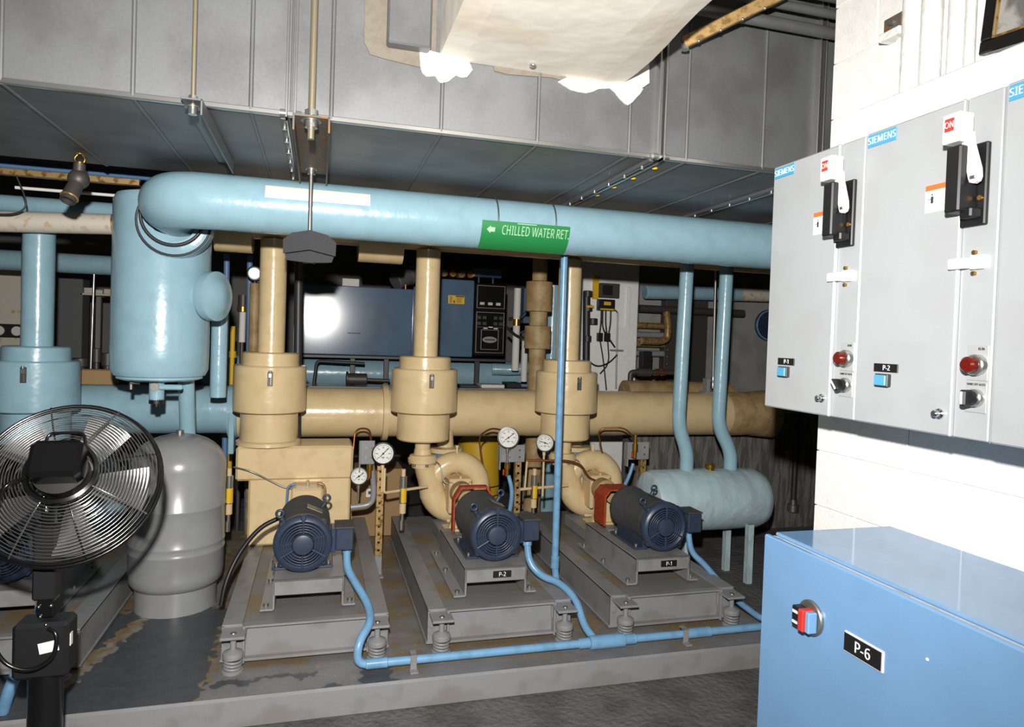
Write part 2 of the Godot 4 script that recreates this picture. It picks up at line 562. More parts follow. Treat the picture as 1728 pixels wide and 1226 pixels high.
# ------------------------------------------------------------------ room shell
func build_room() -> void:
	var st := S()
	mbox(st, Vector3(-4.2, -0.15, -9.2), Vector3(5.4, 0, 2.4), 0.0)
	struct(st, "floor", M.concrete_dark)
	st = S()
	mbox(st, Vector3(-4.2, 3.3, -9.2), Vector3(5.4, 3.45, 2.4), 0.0)
	struct(st, "ceiling", M.ceiling)
	st = S()
	mbox(st, Vector3(-4.2, 0, -9.2), Vector3(5.4, 3.3, -9.0), 0.0)
	struct(st, "wall_back", M.wall_masonry)
	st = S()
	mbox(st, Vector3(-4.2, 0, -9.0), Vector3(-4.0, 3.3, 2.2), 0.0)
	struct(st, "wall_left", M.wall_masonry)
	st = S()
	mbox(st, Vector3(-4.2, 0, 2.2), Vector3(5.4, 3.3, 2.4), 0.0)
	struct(st, "wall_front", M.wall_grey)
	st = S()
	mbox(st, Vector3(5.2, 0, -9.0), Vector3(5.4, 3.3, 2.2), 0.0)
	struct(st, "wall_far_right", M.wall_grey)
	# painted block partition that carries the starter panels
	st = S()
	mbox(st, Vector3(1.773, 0, -2.085), Vector3(1.97, 3.3, 2.2), 0.0)
	var w := struct(st, "wall_right", M.white_paint)
	var rng := RandomNumberGenerator.new()
	rng.seed = 4
	for r in 17:
		var y0 := 0.03 + r * 0.2
		var z := -2.095 - (0.2 if r % 2 == 1 else 0.0)
		while z < 0.4:
			var a := maxf(z, -2.095)
			var b := z + 0.4
			var s2 := S()
			var pr := rng.randf_range(0.0, 0.0022)
			mbox(s2, Vector3(1.768 - pr, maxf(y0, 0.0) + 0.0018, a + 0.0018), Vector3(1.79, minf(y0 + 0.2, 3.3) - 0.0015, b - 0.0015), 0.0025)
			part(s2, "block", M.white_block, w)
			z += 0.4
	# low board-formed wall behind the header and the taller walls behind it
	st = S()
	mbox(st, Vector3(2.55, 0, -5.4), Vector3(5.2, 1.02, -5.15), 0.006)
	var lw := struct(st, "wall_low", M.board_concrete)
	for i in 22:
		var s3 := S()
		var x := 2.56 + i * 0.12
		mbox(s3, Vector3(x, 0.0, -5.156), Vector3(x + 0.112, 1.015, -5.144 + rng.randf_range(0, 0.006)), 0.003)
		part(s3, "board", M.board_concrete, lw)
	st = S()
	mbox(st, Vector3(3.06, 0, -6.4), Vector3(5.2, 3.3, -6.2), 0.0)
	struct(st, "wall_back_right", M.wall_grey)
	# white pillar
	st = S()
	mbox(st, Vector3(2.28, 0, -6.3), Vector3(2.9, 3.3, -5.9), 0.006)
	struct(st, "trim_1", M.white_block)

func build_pad() -> void:
	var t := thing("concrete_pad", "raised grey painted concrete equipment pad under the pumps with flaking paint and rusty stains", "pad", Vector3(-0.35, 0, -2.88))
	var st := S()
	mbox(st, Vector3(-3.2, 0.0, -5.3), Vector3(2.32, 0.128, -2.88), 0.01)
	part(st, "kerb", M.skid, t)
	# painted top sheet with its own picture of paint, dirt and worn edges
	var W := 1100
	var H := 484
	var im := Image.create(W, H, false, Image.FORMAT_RGB8)
	var n1 := FastNoiseLite.new()
	n1.seed = 8
	n1.frequency = 0.012
	n1.fractal_octaves = 5
	var n2 := FastNoiseLite.new()
	n2.seed = 9
	n2.frequency = 0.06
	n2.fractal_octaves = 4
	for py in H:
		for px in W:
			var x := -3.2 + 5.52 * px / W
			var z := -5.3 + 2.42 * py / H
			var a := n1.get_noise_2d(px, py)
			var b := n2.get_noise_2d(px, py)
			var c := C(122, 121, 122).lerp(C(104, 101, 98), clampf(0.5 + a, 0, 1))
			# dark fresh paint round the tank and in front of the first skid
			var dk := -0.42 - x + 0.05 * b
			if x > -0.42 and z > -3.03 + 0.02 * b and x < 0.36 + 0.06 * b:
				dk = 0.05 if a > -0.12 else -0.05
			if z < -3.85 + 0.1 * b:
				dk = -0.1
			if dk > 0.0:
				c = C(66, 70, 76).lerp(C(74, 77, 81), clampf(0.5 + b, 0, 1))
			elif dk > -0.012:
				c = C(132, 106, 66)
			# brown dirt between the skids
			var dirt := a * 0.9 + b * 0.5 + 0.1
			if z < -3.12 and dk < -0.02:
				dirt += 0.22
			if dirt > 0.2 and dk < -0.02:
				c = c.lerp(C(126, 103, 70), clampf((dirt - 0.2) * 2.5, 0, 0.7))
			# flaked strip beside the tank
			if absf(x + 0.93 + (z + 3.3) * 0.25 + 0.05 * b) < 0.035 and z < -3.05:
				c = C(136, 131, 122).lerp(C(122, 104, 74), clampf(0.5 + b * 1.5, 0, 1))
			if b > 0.5 and dk < 0.0:
				c = c.lerp(C(150, 146, 138), 0.4)
			var g := (fmod(absf(sin(px * 12.9898 + py * 78.233) * 43758.5453), 1.0) - 0.5) * 0.05
			im.set_pixel(px, py, Color(c.r + g, c.g + g, c.b + g))
	var m := StandardMaterial3D.new()
	m.albedo_texture = ImageTexture.create_from_image(im)
	m.roughness = 0.38
	m.normal_enabled = true
	M.pad = m
	m.normal_texture = normal_tex(256, 0.03, 41, 5.0)
	m.normal_scale = 0.15
	st = S()
	quad_uv(st, Vector3(-3.19, 0.13, -5.3), Vector3(2.312, 0.13, -5.3), Vector3(2.312, 0.13, -2.888), Vector3(-3.19, 0.13, -2.888), Vector3.UP)
	part(st, "paint", m, t)

# ------------------------------------------------------------------ duct
func build_duct() -> void:
	var t := thing("air_duct", "long galvanized rectangular air duct with vertical seams running under the ceiling", "duct", Vector3(0.5, 2.35, -2.53))
	var xs := [-2.6, -1.75, -0.985, -0.612, -0.247, -0.115, 0.021, 0.415, 0.79, 1.175, 1.304, 1.433, 1.795, 2.061, 2.6, 3.4]
	var st := S()
	mbox(st, Vector3(-2.6, 2.362, -3.64), Vector3(3.4, 3.12, -2.542), 0.0)
	part(st, "core", M.galv, t)
	for i in xs.size() - 1:
		st = S()
		mbox(st, Vector3(xs[i] + 0.002, 2.356, -2.545), Vector3(xs[i + 1] - 0.002, 3.12, -2.53 - 0.002 * (i % 2)), 0.002)
		part(st, "side_panel", M.galv, t)
		st = S()
		mbox(st, Vector3(xs[i] + 0.002, 2.35 + 0.002 * (i % 2), -3.65), Vector3(xs[i + 1] - 0.002, 2.365, -2.532), 0.002)
		part(st, "bottom_panel", M.galv, t)
	for i in range(1, xs.size() - 1):
		var x: float = xs[i]
		var joint: bool = i in [5, 10, 13]
		if joint:
			for dx in [-0.014, 0.014]:
				st = S()
				mbox(st, Vector3(x + dx - 0.004, 2.336, -2.545), Vector3(x + dx + 0.004, 3.12, -2.498), 0.0015)
				mbox(st, Vector3(x + dx - 0.004, 2.336, -3.65), Vector3(x + dx + 0.004, 2.352, -2.498), 0.0015)
				part(st, "joint_flange", M.bright_steel, t)
			st = S()
			mbox(st, Vector3(x - 0.035, 2.336, -3.65), Vector3(x - 0.014, 2.352, -2.53), 0.002)
			part(st, "joint_cleat", M.galv, t)
			for k in 6:
				st = S()
				hexnut(st, Vector3(x - 0.024, 2.331, -2.62 - k * 0.17), Vector3.UP, 0.009, 0.012)
				part(st, "bolt", M.bright_steel, t)
			st = S()
			hexnut(st, Vector3(x - 0.025, 2.35, -2.505), Vector3(1, 0, 0), 0.014, 0.02)
			part(st, "bolt", M.bright_steel, t)
			st = S()
			hexnut(st, Vector3(x + 0.026, 2.352, -2.505), Vector3(1, 0, 0), 0.011, 0.02)
			part(st, "bolt", M.bright_steel, t)
		else:
			st = S()
			lathe(st, Vector3(x, 2.356, -2.53), frame_for(Vector3.UP), [Vector2(0.0075, 0), Vector2(0.0075, 0.764)], 8)
			part(st, "seam", M.galv, t)
			st = S()
			mbox(st, Vector3(x - 0.006, 2.345, -3.65), Vector3(x + 0.006, 2.352, -2.53), 0.002)
			part(st, "seam", M.galv, t)
	st = S()
	mbox(st, Vector3(-2.6, 2.347, -2.545), Vector3(3.4, 2.366, -2.524), 0.003)
	part(st, "corner_strip", M.bright_steel, t)
	# small yellow sealant dabs by the second joint
	for k in 4:
		st = S()
		ball(st, Vector3(1.36 - k * 0.004, 2.346, -2.66 - k * 0.2), 0.012, 8, Vector3(1.3, 0.5, 1.0))
		part(st, "sealant_dab", M.yellow_tape, t)
	# wrapped branch coming off the face towards the viewer
	var b := thing("branch_duct", "cream-white cloth wrapped branch duct sticking out of the galvanized duct", "duct", Vector3(0.76, 2.62, -2.3))
	st = S()
	var z0 := -2.528
	var z1 := -1.35
	# slightly sagging wrapped box
	var nx := 8
	var nz := 10
	var g := []
	for j in nz + 1:
		var row := []
		for i in nx + 1:
			var u := float(i) / nx
			var v := float(j) / nz
			row.append(Vector3(lerpf(0.40, 1.135, u) + (0.012 * sin(v * 9.0) if i == nx else 0.0), 2.622 + 0.003 * sin(u * 5.0 + v * 3.0) + (0.008 if i == nx or i == 0 else 0.0) + 0.035 * maxf(0.0, u - 0.75) * 4.0 * v, lerpf(z0, z1, v)))
		g.append(row)
	for j in nz:
		for i in nx:
			var n: Vector3 = (g[j][i + 1] - g[j][i]).cross(g[j + 1][i] - g[j][i]).normalized()
			n = n if n.y < 0 else -n
			quad(st, g[j][i], g[j][i + 1], g[j + 1][i + 1], g[j + 1][i], n)
	for sd in [0, nx]:
		for j in nz:
			var a: Vector3 = g[j][sd]
			var c: Vector3 = g[j + 1][sd]
			quad(st, a, c, Vector3(c.x, 3.15, c.z), Vector3(a.x, 3.15, a.z), Vector3(-1 if sd == 0 else 1, 0, 0))
	for i in nx:
		var a: Vector3 = g[nz][i]
		var c: Vector3 = g[nz][i + 1]
		quad(st, a, c, Vector3(c.x, 3.15, c.z), Vector3(a.x, 3.15, a.z), Vector3(0, 0, 1))
	part(st, "wrap", M.wrap, b)
	st = S()
	prism(st, [Vector2(1.08, 2.66), Vector2(1.12, 2.615), Vector2(1.2, 2.605), Vector2(1.245, 2.64), Vector2(1.24, 2.74), Vector2(1.225, 2.79), Vector2(1.15, 2.75)], Vector3(0, 0, -2.53), Basis(), 0.02)
	part(st, "loose_flap", M.wrap, b)
	st = S()
	ball(st, Vector3(0.735, 2.612, -2.44), 0.014, 10, Vector3(1, 0.5, 1))
	part(st, "screw_head", M.bright_steel, b)
	for pts in [[Vector2(0.323, 2.651), Vector2(0.356, 2.645), Vector2(0.398, 2.64), Vector2(0.508, 2.63), Vector2(0.525, 2.597), Vector2(0.505, 2.568), Vector2(0.485, 2.564), Vector2(0.465, 2.569), Vector2(0.45, 2.556), Vector2(0.437, 2.543), Vector2(0.41, 2.533), Vector2(0.398, 2.540), Vector2(0.388, 2.556), Vector2(0.355, 2.55), Vector2(0.338, 2.562), Vector2(0.332, 2.577), Vector2(0.328, 2.61)], [Vector2(0.865, 2.599), Vector2(0.9, 2.62), Vector2(1.033, 2.635), Vector2(1.12, 2.66), Vector2(1.14, 2.62), Vector2(1.225, 2.619), Vector2(1.213, 2.598), Vector2(1.198, 2.582), Vector2(1.18, 2.56), Vector2(1.163, 2.547), Vector2(1.15, 2.551), Vector2(1.126, 2.568), Vector2(1.104, 2.59), Vector2(1.084, 2.603), Vector2(1.034, 2.594), Vector2(1.01, 2.58), Vector2(0.984, 2.571), Vector2(0.95, 2.57), Vector2(0.922, 2.574), Vector2(0.89, 2.588)]]:
		st = S()
		prism(st, pts, Vector3(0, 0, -2.53), Basis(), 0.008)
		part(st, "sealant_smear", M.sealant, b)
	st = S()
	prism(st, [Vector2(0.60, 2.645), Vector2(0.92, 2.645), Vector2(0.93, 2.60), Vector2(0.84, 2.612), Vector2(0.74, 2.605), Vector2(0.66, 2.60), Vector2(0.61, 2.606)], Vector3(0, 0, -2.53), Basis(), 0.005)
	part(st, "mastic_smear", M.mastic, b)
	# square tap-off collar beside it
	var c2 := thing("duct_collar", "short galvanized tap-off collar bedded in brown mastic left of the wrapped branch", "duct", Vector3(0.27, 2.62, -2.52))
	st = S()
	prism(st, [Vector2(0.125, 2.86), Vector2(0.128, 2.64), Vector2(0.15, 2.6), Vector2(0.2, 2.592), Vector2(0.27, 2.585), Vector2(0.33, 2.58), Vector2(0.385, 2.6), Vector2(0.385, 2.86)], Vector3(0, 0, -2.53), Basis(), 0.006)
	part(st, "mastic", M.mastic, c2)
	st = S()
	mbox(st, Vector3(0.205, 2.632, -2.526), Vector3(0.36, 2.95, -2.47), 0.006)
	part(st, "collar", M.galv, c2)
	# duct hangers
	for h in [[-0.42, "slim duct hanger rod with a small angle bracket at the duct's lower edge"], [-0.045, "thick duct hanger rod with a rusty channel bracket beside the black foam hanger"]]:
		var x: float = h[0]
		var thick := x > -0.2
		var r := thing("duct_hanger", h[1], "hanger", Vector3(x, 2.33, -2.48), "duct hangers")
		st = S()
		cyl(st, Vector3(x, 2.262 if thick else 2.315, -2.475), Vector3(x, 3.3, -2.475), 0.012 if thick else 0.0075, 12)
		part(st, "rod", M.rod_steel, r)
		st = S()
		if thick:
			mbox(st, Vector3(x - 0.055, 2.325, -3.29), Vector3(x + 0.06, 2.333, -2.43), 0.001)
			mbox(st, Vector3(x - 0.06, 2.277, -3.29), Vector3(x - 0.053, 2.333, -2.43), 0.001)
			mbox(st, Vector3(x + 0.056, 2.277, -3.29), Vector3(x + 0.063, 2.333, -2.43), 0.001)
		else:
			mbox(st, Vector3(x - 0.03, 2.336, -3.29), Vector3(x + 0.035, 2.342, -2.43), 0.001)
			mbox(st, Vector3(x + 0.03, 2.29, -3.29), Vector3(x + 0.036, 2.342, -2.43), 0.001)
		part(st, "channel", M.rusty if thick else M.galv, r)
		st = S()
		hexnut(st, Vector3(x, 2.312, -2.475), Vector3.UP, 0.024 if thick else 0.016, 0.022)
		hexnut(st, Vector3(x, 2.352, -2.475), Vector3.UP, 0.022 if thick else 0.015, 0.02)
		part(st, "nut", M.bright_steel, r)
		st = S()
		cyl(st, Vector3(x, 2.322, -2.475), Vector3(x, 2.326, -2.475), 0.036 if thick else 0.026, 16)
		part(st, "washer", M.zinc, r)
	# pipes and strut in the top right corner
	for k in 3:
		st = S()
		cyl(st, Vector3(1.15, 2.93 + k * 0.062, -2.44 + k * 0.03), Vector3(5.1, 2.93 + k * 0.062, -2.44 + k * 0.03), [0.024, 0.018, 0.03][k], 16)
		solo(st, "ceiling_conduit", M.galv, ["lowest grey conduit crossing the duct face in the top right corner", "thin middle grey conduit of the three under the ceiling at right", "upper grey conduit of the three under the ceiling at right"][k], "conduit", "conduits under the ceiling")
	var sb := thing("strut_channel", "short bronze coloured strut channel pointing down-left beneath the ceiling conduits", "strut", Vector3(1.5, 2.88, -2.4))
	st = S()
	var bs := frame_for(Vector3(0.225, 0.12, 0.10))
	box(st, Vector3(1.52, 2.875, -2.36), Vector3(0.045, 0.42, 0.04), 0.003, bs)
	part(st, "channel", M.strut_gold, sb)
	for k in 4:
		st = S()
		var p := Vector3(1.52, 2.875, -2.36) + bs.y * (-0.15 + k * 0.09)
		ball(st, p - Vector3(0, 0.023, -0.012), 0.008, 8)
		part(st, "rivet", M.bright_steel, sb)
	st = S()
	hexnut(st, Vector3(1.52, 2.875, -2.36) - bs.y * 0.2 - Vector3(0, 0.02, 0), Vector3.UP, 0.018, 0.02)
	part(st, "bolt", M.bright_steel, sb)

# ------------------------------------------------------------------ right wall: starters, trough, cabinet
func build_right_wall() -> void:
	var B := Basis(Vector3(0, 0, 1), Vector3(0, 1, 0), Vector3(-1, 0, 0))  # x along the wall, z out of the wall face
	var names := ["P-1", "P-2", ""]
	var labels := ["light grey motor starter panel marked P-1, farthest on the white block wall", "light grey motor starter panel marked P-2, in the middle of the wall row", "light grey motor starter panel cut off by the right edge of the picture"]
	for i in 3:
		var z0 := -2.043 + i * 0.4145
		var t := thing("starter_panel", labels[i], "electrical panel", Vector3(1.76, 1.393, z0 + 0.2), "motor starter panels on the block wall")
		var st := S()
		mbox(st, Vector3(1.512, 1.393, z0 + 0.001), Vector3(1.765, 2.222, z0 + 0.4135), 0.004)
		part(st, "enclosure", M.panel, t)
		st = S()
		mbox(st, Vector3(1.496, 1.396, z0 + 0.004), Vector3(1.514, 2.219, z0 + 0.312), 0.004)
		part(st, "door", M.panel, t)
		st = S()
		mbox(st, Vector3(1.503, 1.396, z0 + 0.316), Vector3(1.514, 2.219, z0 + 0.408), 0.003)
		part(st, "operator_strip", M.panel, t)
		st = S()
		mbox(st, Vector3(1.492, 1.396, z0 + 0.309), Vector3(1.505, 2.219, z0 + 0.318), 0.003)
		part(st, "door_rib", M.panel, t)
		# maker's badge
		st = S()
		mbox(st, Vector3(1.4935, 2.176, z0 + 0.012), Vector3(1.497, 2.212, z0 + 0.112), 0.001)
		var bg := part(st, "badge", M.badge_blue, t)
		words(bg, "SIEMENS", 0.018, Vector3(1.4932, 2.194, z0 + 0.062), B, M.lettering_white, 0.98)
		# warning print
		st = S()
		quad_uv(st, Vector3(1.4955, 2.028, z0 + 0.213), Vector3(1.4955, 2.028, z0 + 0.302), Vector3(1.4955, 1.958, z0 + 0.302), Vector3(1.4955, 1.958, z0 + 0.213), Vector3(-1, 0, 0))
		part(st, "warning_label", M.warning, t)
		# disconnect: plate, housing, lever
		st = S()
		mbox(st, Vector3(1.49, 1.905, z0 + 0.318), Vector3(1.504, 2.1, z0 + 0.384), 0.003)
		mbox(st, Vector3(1.435, 1.935, z0 + 0.322), Vector3(1.49, 2.092, z0 + 0.362), 0.004)
		mbox(st, Vector3(1.455, 1.92, z0 + 0.346), Vector3(1.49, 1.945, z0 + 0.378), 0.004)
		var hs := part(st, "disconnect_housing", M.black, t)
		st = S()
		cyl(st, Vector3(1.49, 1.968, z0 + 0.374), Vector3(1.483, 1.968, z0 + 0.374), 0.006, 12)
		part(st, "pin", M.brass, hs)
		st = S()
		var lever := [Vector2(-0.014, 0.0), Vector2(-0.010, -0.010), Vector2(0.0, -0.014), Vector2(0.010, -0.010), Vector2(0.014, 0.0), Vector2(0.012, 0.02), Vector2(-0.008, 0.085), Vector2(-0.011, 0.11), Vector2(-0.037, 0.11), Vector2(-0.034, 0.085)]
		prism(st, lever, Vector3(1.468, 2.012, z0 + 0.380), B, 0.012)
		mbox(st, Vector3(1.425, 2.098, z0 + 0.318), Vector3(1.468, 2.168, z0 + 0.366), 0.003)
		var lv := part(st, "lever", M.white_plastic, t)
		st = S()
		mbox(st, Vector3(1.4232, 2.125, z0 + 0.326), Vector3(1.4255, 2.156, z0 + 0.352), 0.0005)
		var on := part(st, "on_mark", M.red_print, lv)
		words(on, "ON", 0.014, Vector3(1.4232, 2.1405, z0 + 0.339), B, M.lettering_white, 0.9)
		st = S()
		box(st, Vector3(1.454, 2.012, z0 + 0.38), Vector3(0.005, 0.008, 0.014), 0.001)
		part(st, "pivot", M.zinc, lv)
		# latch
		st = S()
		mbox(st, Vector3(1.478, 1.805, z0 + 0.302), Vector3(1.497, 1.83, z0 + 0.348), 0.002)
		mbox(st, Vector3(1.488, 1.802, z0 + 0.352), Vector3(1.504, 1.835, z0 + 0.385), 0.002)
		part(st, "latch", M.white_plastic, t)
		for dy in [-0.025, 0.025]:
			st = S()
			cyl(st, Vector3(1.504, 1.818 + dy, z0 + 0.356), Vector3(1.494, 1.818 + dy, z0 + 0.356), 0.005, 8)
			part(st, "screw", M.brass, t)
		# pilot light and selector
		if i < 2:
			st = S()
			mbox(st, Vector3(1.500, 1.538, z0 + 0.348), Vector3(1.5035, 1.622, z0 + 0.402), 0.001)
			mbox(st, Vector3(1.500, 1.462, z0 + 0.348), Vector3(1.5035, 1.535, z0 + 0.402), 0.001)
			var lp := part(st, "legend_plate", M.legend, t)
			words(lp, "RUN", 0.006, Vector3(1.4995, 1.613, z0 + 0.385), B, M.black, 1.0)
			words(lp, "HAND OFF AUTO", 0.005, Vector3(1.4995, 1.529, z0 + 0.375), B, M.black, 0.9)
			st = S()
			cyl(st, Vector3(1.502, 1.575, z0 + 0.378), Vector3(1.482, 1.575, z0 + 0.378), 0.025, 24, 0.003)
			part(st, "bezel", M.bright_steel, t)
			st = S()
			cyl(st, Vector3(1.484, 1.575, z0 + 0.378), Vector3(1.46, 1.575, z0 + 0.378), 0.019, 24, 0.005)
			part(st, "pilot_lens", M.lamp_red, t)
			st = S()
			cyl(st, Vector3(1.502, 1.497, z0 + 0.378), Vector3(1.484, 1.497, z0 + 0.378), 0.021, 24, 0.003)
			part(st, "bezel", M.bright_steel, t)
			var kb := Basis(Vector3(-1, 0, 0), 0.7 if i == 0 else 0.0)
			st = S()
			box(st, Vector3(1.468, 1.497, z0 + 0.378), Vector3(0.03, 0.038, 0.016), 0.004, kb)
			cyl(st, Vector3(1.486, 1.497, z0 + 0.378), Vector3(1.472, 1.497, z0 + 0.378), 0.016, 20)
			var kn := part(st, "selector_knob", M.black, t)
			st = S()
			box(st, Vector3(1.4525, 1.497, z0 + 0.378), Vector3(0.003, 0.03, 0.006), 0.001, kb)
			part(st, "pointer", M.lettering_white, kn)
			# name plate and reset button on the door
			st = S()
			mbox(st, Vector3(1.493, 1.543, z0 + 0.07), Vector3(1.497, 1.566, z0 + 0.152), 0.001)
			var np := part(st, "name_plate", M.black, t)
			words(np, names[i], 0.013, Vector3(1.4925, 1.5545, z0 + 0.115), B, M.lettering_white)
			st = S()
			mbox(st, Vector3(1.482, 1.503, z0 + 0.085), Vector3(1.497, 1.538, z0 + 0.13), 0.002)
			var rb := part(st, "reset_frame", M.dark_steel, t)
			st = S()
			mbox(st, Vector3(1.477, 1.506, z0 + 0.088), Vector3(1.483, 1.535, z0 + 0.127), 0.002)
			part(st, "reset_button", M.button_blue, rb)
		for q in [Vector2(1.449, 0.285), Vector2(2.17, 0.293)]:
			st = S()
			cyl(st, Vector3(1.497, q.x, z0 + q.y), Vector3(1.489, q.x, z0 + q.y), 0.013, 16, 0.002)
			cyl(st, Vector3(1.489, q.x, z0 + q.y), Vector3(1.474, q.x, z0 + q.y), 0.009, 12, 0.002)
			part(st, "door_screw", M.chrome, t)
	# trough above the panels and conduits up the wall
	var tr := thing("wiring_trough", "white painted wiring trough fixed to the block wall above the starter panels", "trough", Vector3(1.7, 2.226, -1.2))
	var st := S()
	mbox(st, Vector3(1.602, 2.226, -1.775), Vector3(1.765, 2.352, 0.3), 0.004)
	part(st, "box", M.white_paint, tr)
	st = S()
	mbox(st, Vector3(1.596, 2.23, -1.772), Vector3(1.603, 2.348, 0.3), 0.003)
	part(st, "cover", M.white_paint, tr)
	st = S()
	ball(st, Vector3(1.66, 2.353, -1.68), 0.012, 10, Vector3(1, 0.6, 1))
	part(st, "screw_head", M.bright_steel, tr)
	var cz := [-1.718, -1.648, -1.564, -1.518]
	var cr := [0.03, 0.03, 0.022, 0.014]
	var cl := ["thickest white conduit rising from the trough nearest the wall corner", "second thick white conduit rising from the wiring trough", "third, thinner white conduit rising from the wiring trough", "thinnest white conduit rising from the trough beside the black picture frame"]
	for k in 4:
		st = S()
		cyl(st, Vector3(1.735, 2.353, cz[k]), Vector3(1.735, 3.3, cz[k]), cr[k], 20)
		var cd := solo(st, "wall_conduit", M.white_paint, cl[k], "conduit", "white conduits above the trough")
		cd.set_meta("label", cl[k])
	var cb := thing("conduit_clamp", "small rusty strut clamp with white box holding the conduits on the block wall", "clamp", Vector3(1.76, 2.63, -1.79))
	st = S()
	mbox(st, Vector3(1.735, 2.625, -1.835), Vector3(1.767, 2.672, -1.76), 0.004)
	part(st, "strut", M.rusty, cb)
	st = S()
	mbox(st, Vector3(1.72, 2.598, -1.84), Vector3(1.767, 2.624, -1.755), 0.004)
	part(st, "white_end", M.white_paint, cb)
	st = S()
	hexnut(st, Vector3(1.73, 2.65, -1.795), Vector3(1, 0, 0), 0.012, 0.014)
	part(st, "bolt", M.bright_steel, cb)
	st = S()
	mbox(st, Vector3(1.75, 2.353, -1.8), Vector3(1.767, 2.598, -1.775), 0.004)
	part(st, "cover_strip", M.white_paint, cb)
	# framed picture
	var pf := thing("picture_frame", "black picture frame with bronze inner edge cut off at the upper right corner", "picture", Vector3(1.755, 2.432, -1.25))
	var fb := Basis(Vector3(1, 0, 0), 0.10)
	var po := Vector3(1.755, 2.432, -1.5)
	for s in [[0.0, 0.0, 0.62, 0.035], [0.0, 0.42, 0.62, 0.035], [0.0, 0.035, 0.035, 0.385], [0.585, 0.035, 0.035, 0.385]]:
		st = S()
		box(st, po + fb * Vector3(0, s[1] + s[3] * 0.5, s[0] + s[2] * 0.5), Vector3(0.025, s[3], s[2]), 0.004, fb)
		part(st, "frame_bar", M.black_gloss, pf)
	for s in [[0.035, 0.035, 0.55, 0.006], [0.035, 0.41, 0.55, 0.006], [0.035, 0.041, 0.006, 0.37], [0.579, 0.041, 0.006, 0.37]]:
		st = S()
		box(st, po + fb * Vector3(-0.006, s[1] + s[3] * 0.5, s[0] + s[2] * 0.5), Vector3(0.012, s[3], s[2]), 0.001, fb)
		part(st, "bronze_edge", M.strut_gold, pf)
	st = S()
	box(st, po + fb * Vector3(0.002, 0.228, 0.31), Vector3(0.008, 0.37, 0.54), 0.0, fb)
	part(st, "print", M.picture, pf)
	# blue floor cabinet
	var cab := thing("drive_cabinet", "blue painted floor cabinet labelled P-6 with a red and black switch", "cabinet", Vector3(1.53, 0, -1.2))
	st = S()
	mbox(st, Vector3(1.334, 0.02, -1.742), Vector3(1.762, 1.036, -0.25), 0.004)
	part(st, "body", M.cabinet, cab)
	st = S()
	mbox(st, Vector3(1.338, 1.034, -1.746), Vector3(1.765, 1.046, -0.246), 0.004)
	part(st, "top", M.cabinet_top, cab)
	st = S()
	mbox(st, Vector3(1.30, 0.03, -1.746), Vector3(1.318, 1.042, -0.25), 0.004)
	var dr := part(st, "door", M.cabinet, cab)
	st = S()
	mbox(st, Vector3(1.318, 0.03, -1.742), Vector3(1.334, 1.036, -0.26), 0.0)
	part(st, "gasket", M.cream_pipe, cab)
	st = S()
	mbox(st, Vector3(1.302, 0.868, -1.760), Vector3(1.33, 0.93, -1.744), 0.002)
	part(st, "hinge", M.black, cab)
	st = S()
	cyl(st, Vector3(1.302, 0.876, -1.53), Vector3(1.290, 0.876, -1.53), 0.047, 32, 0.003)
	var sp := part(st, "switch_plate", M.zinc, dr)
	st = S()
	mbox(st, Vector3(1.262, 0.848, -1.565), Vector3(1.29, 0.902, -1.535), 0.003)
	part(st, "switch_body", M.black, sp)
	st = S()
	mbox(st, Vector3(1.262, 0.846, -1.513), Vector3(1.29, 0.902, -1.497), 0.003)
	part(st, "switch_wing", M.cabinet, sp)
	st = S()
	mbox(st, Vector3(1.256, 0.845, -1.534), Vector3(1.292, 0.903, -1.513), 0.003)
	part(st, "switch_lever", M.red_print, sp)
	for dy in [-0.014, 0.014]:
		st = S()
		mbox(st, Vector3(1.2605, 0.87 + dy, -1.56), Vector3(1.263, 0.878 + dy, -1.54), 0.0005)
		part(st, "mark", M.lettering_white, sp)
	st = S()
	mbox(st, Vector3(1.296, 0.843, -1.408), Vector3(1.301, 0.894, -1.285), 0.0008)
	var pl := part(st, "label_edge", M.lettering_white, dr)
	st = S()
	mbox(st, Vector3(1.2945, 0.8455, -1.407), Vector3(1.2975, 0.8915, -1.288), 0.0005)
	var pk := part(st, "label_face", M.black, pl)
	words(pk, "P-6", 0.026, Vector3(1.294, 0.868, -1.347), B, M.lettering_white)
	st = S()
	ball(st, Vector3(1.30, 0.93, -1.17), 0.004, 8)
	part(st, "rivet", M.lettering_white, dr)

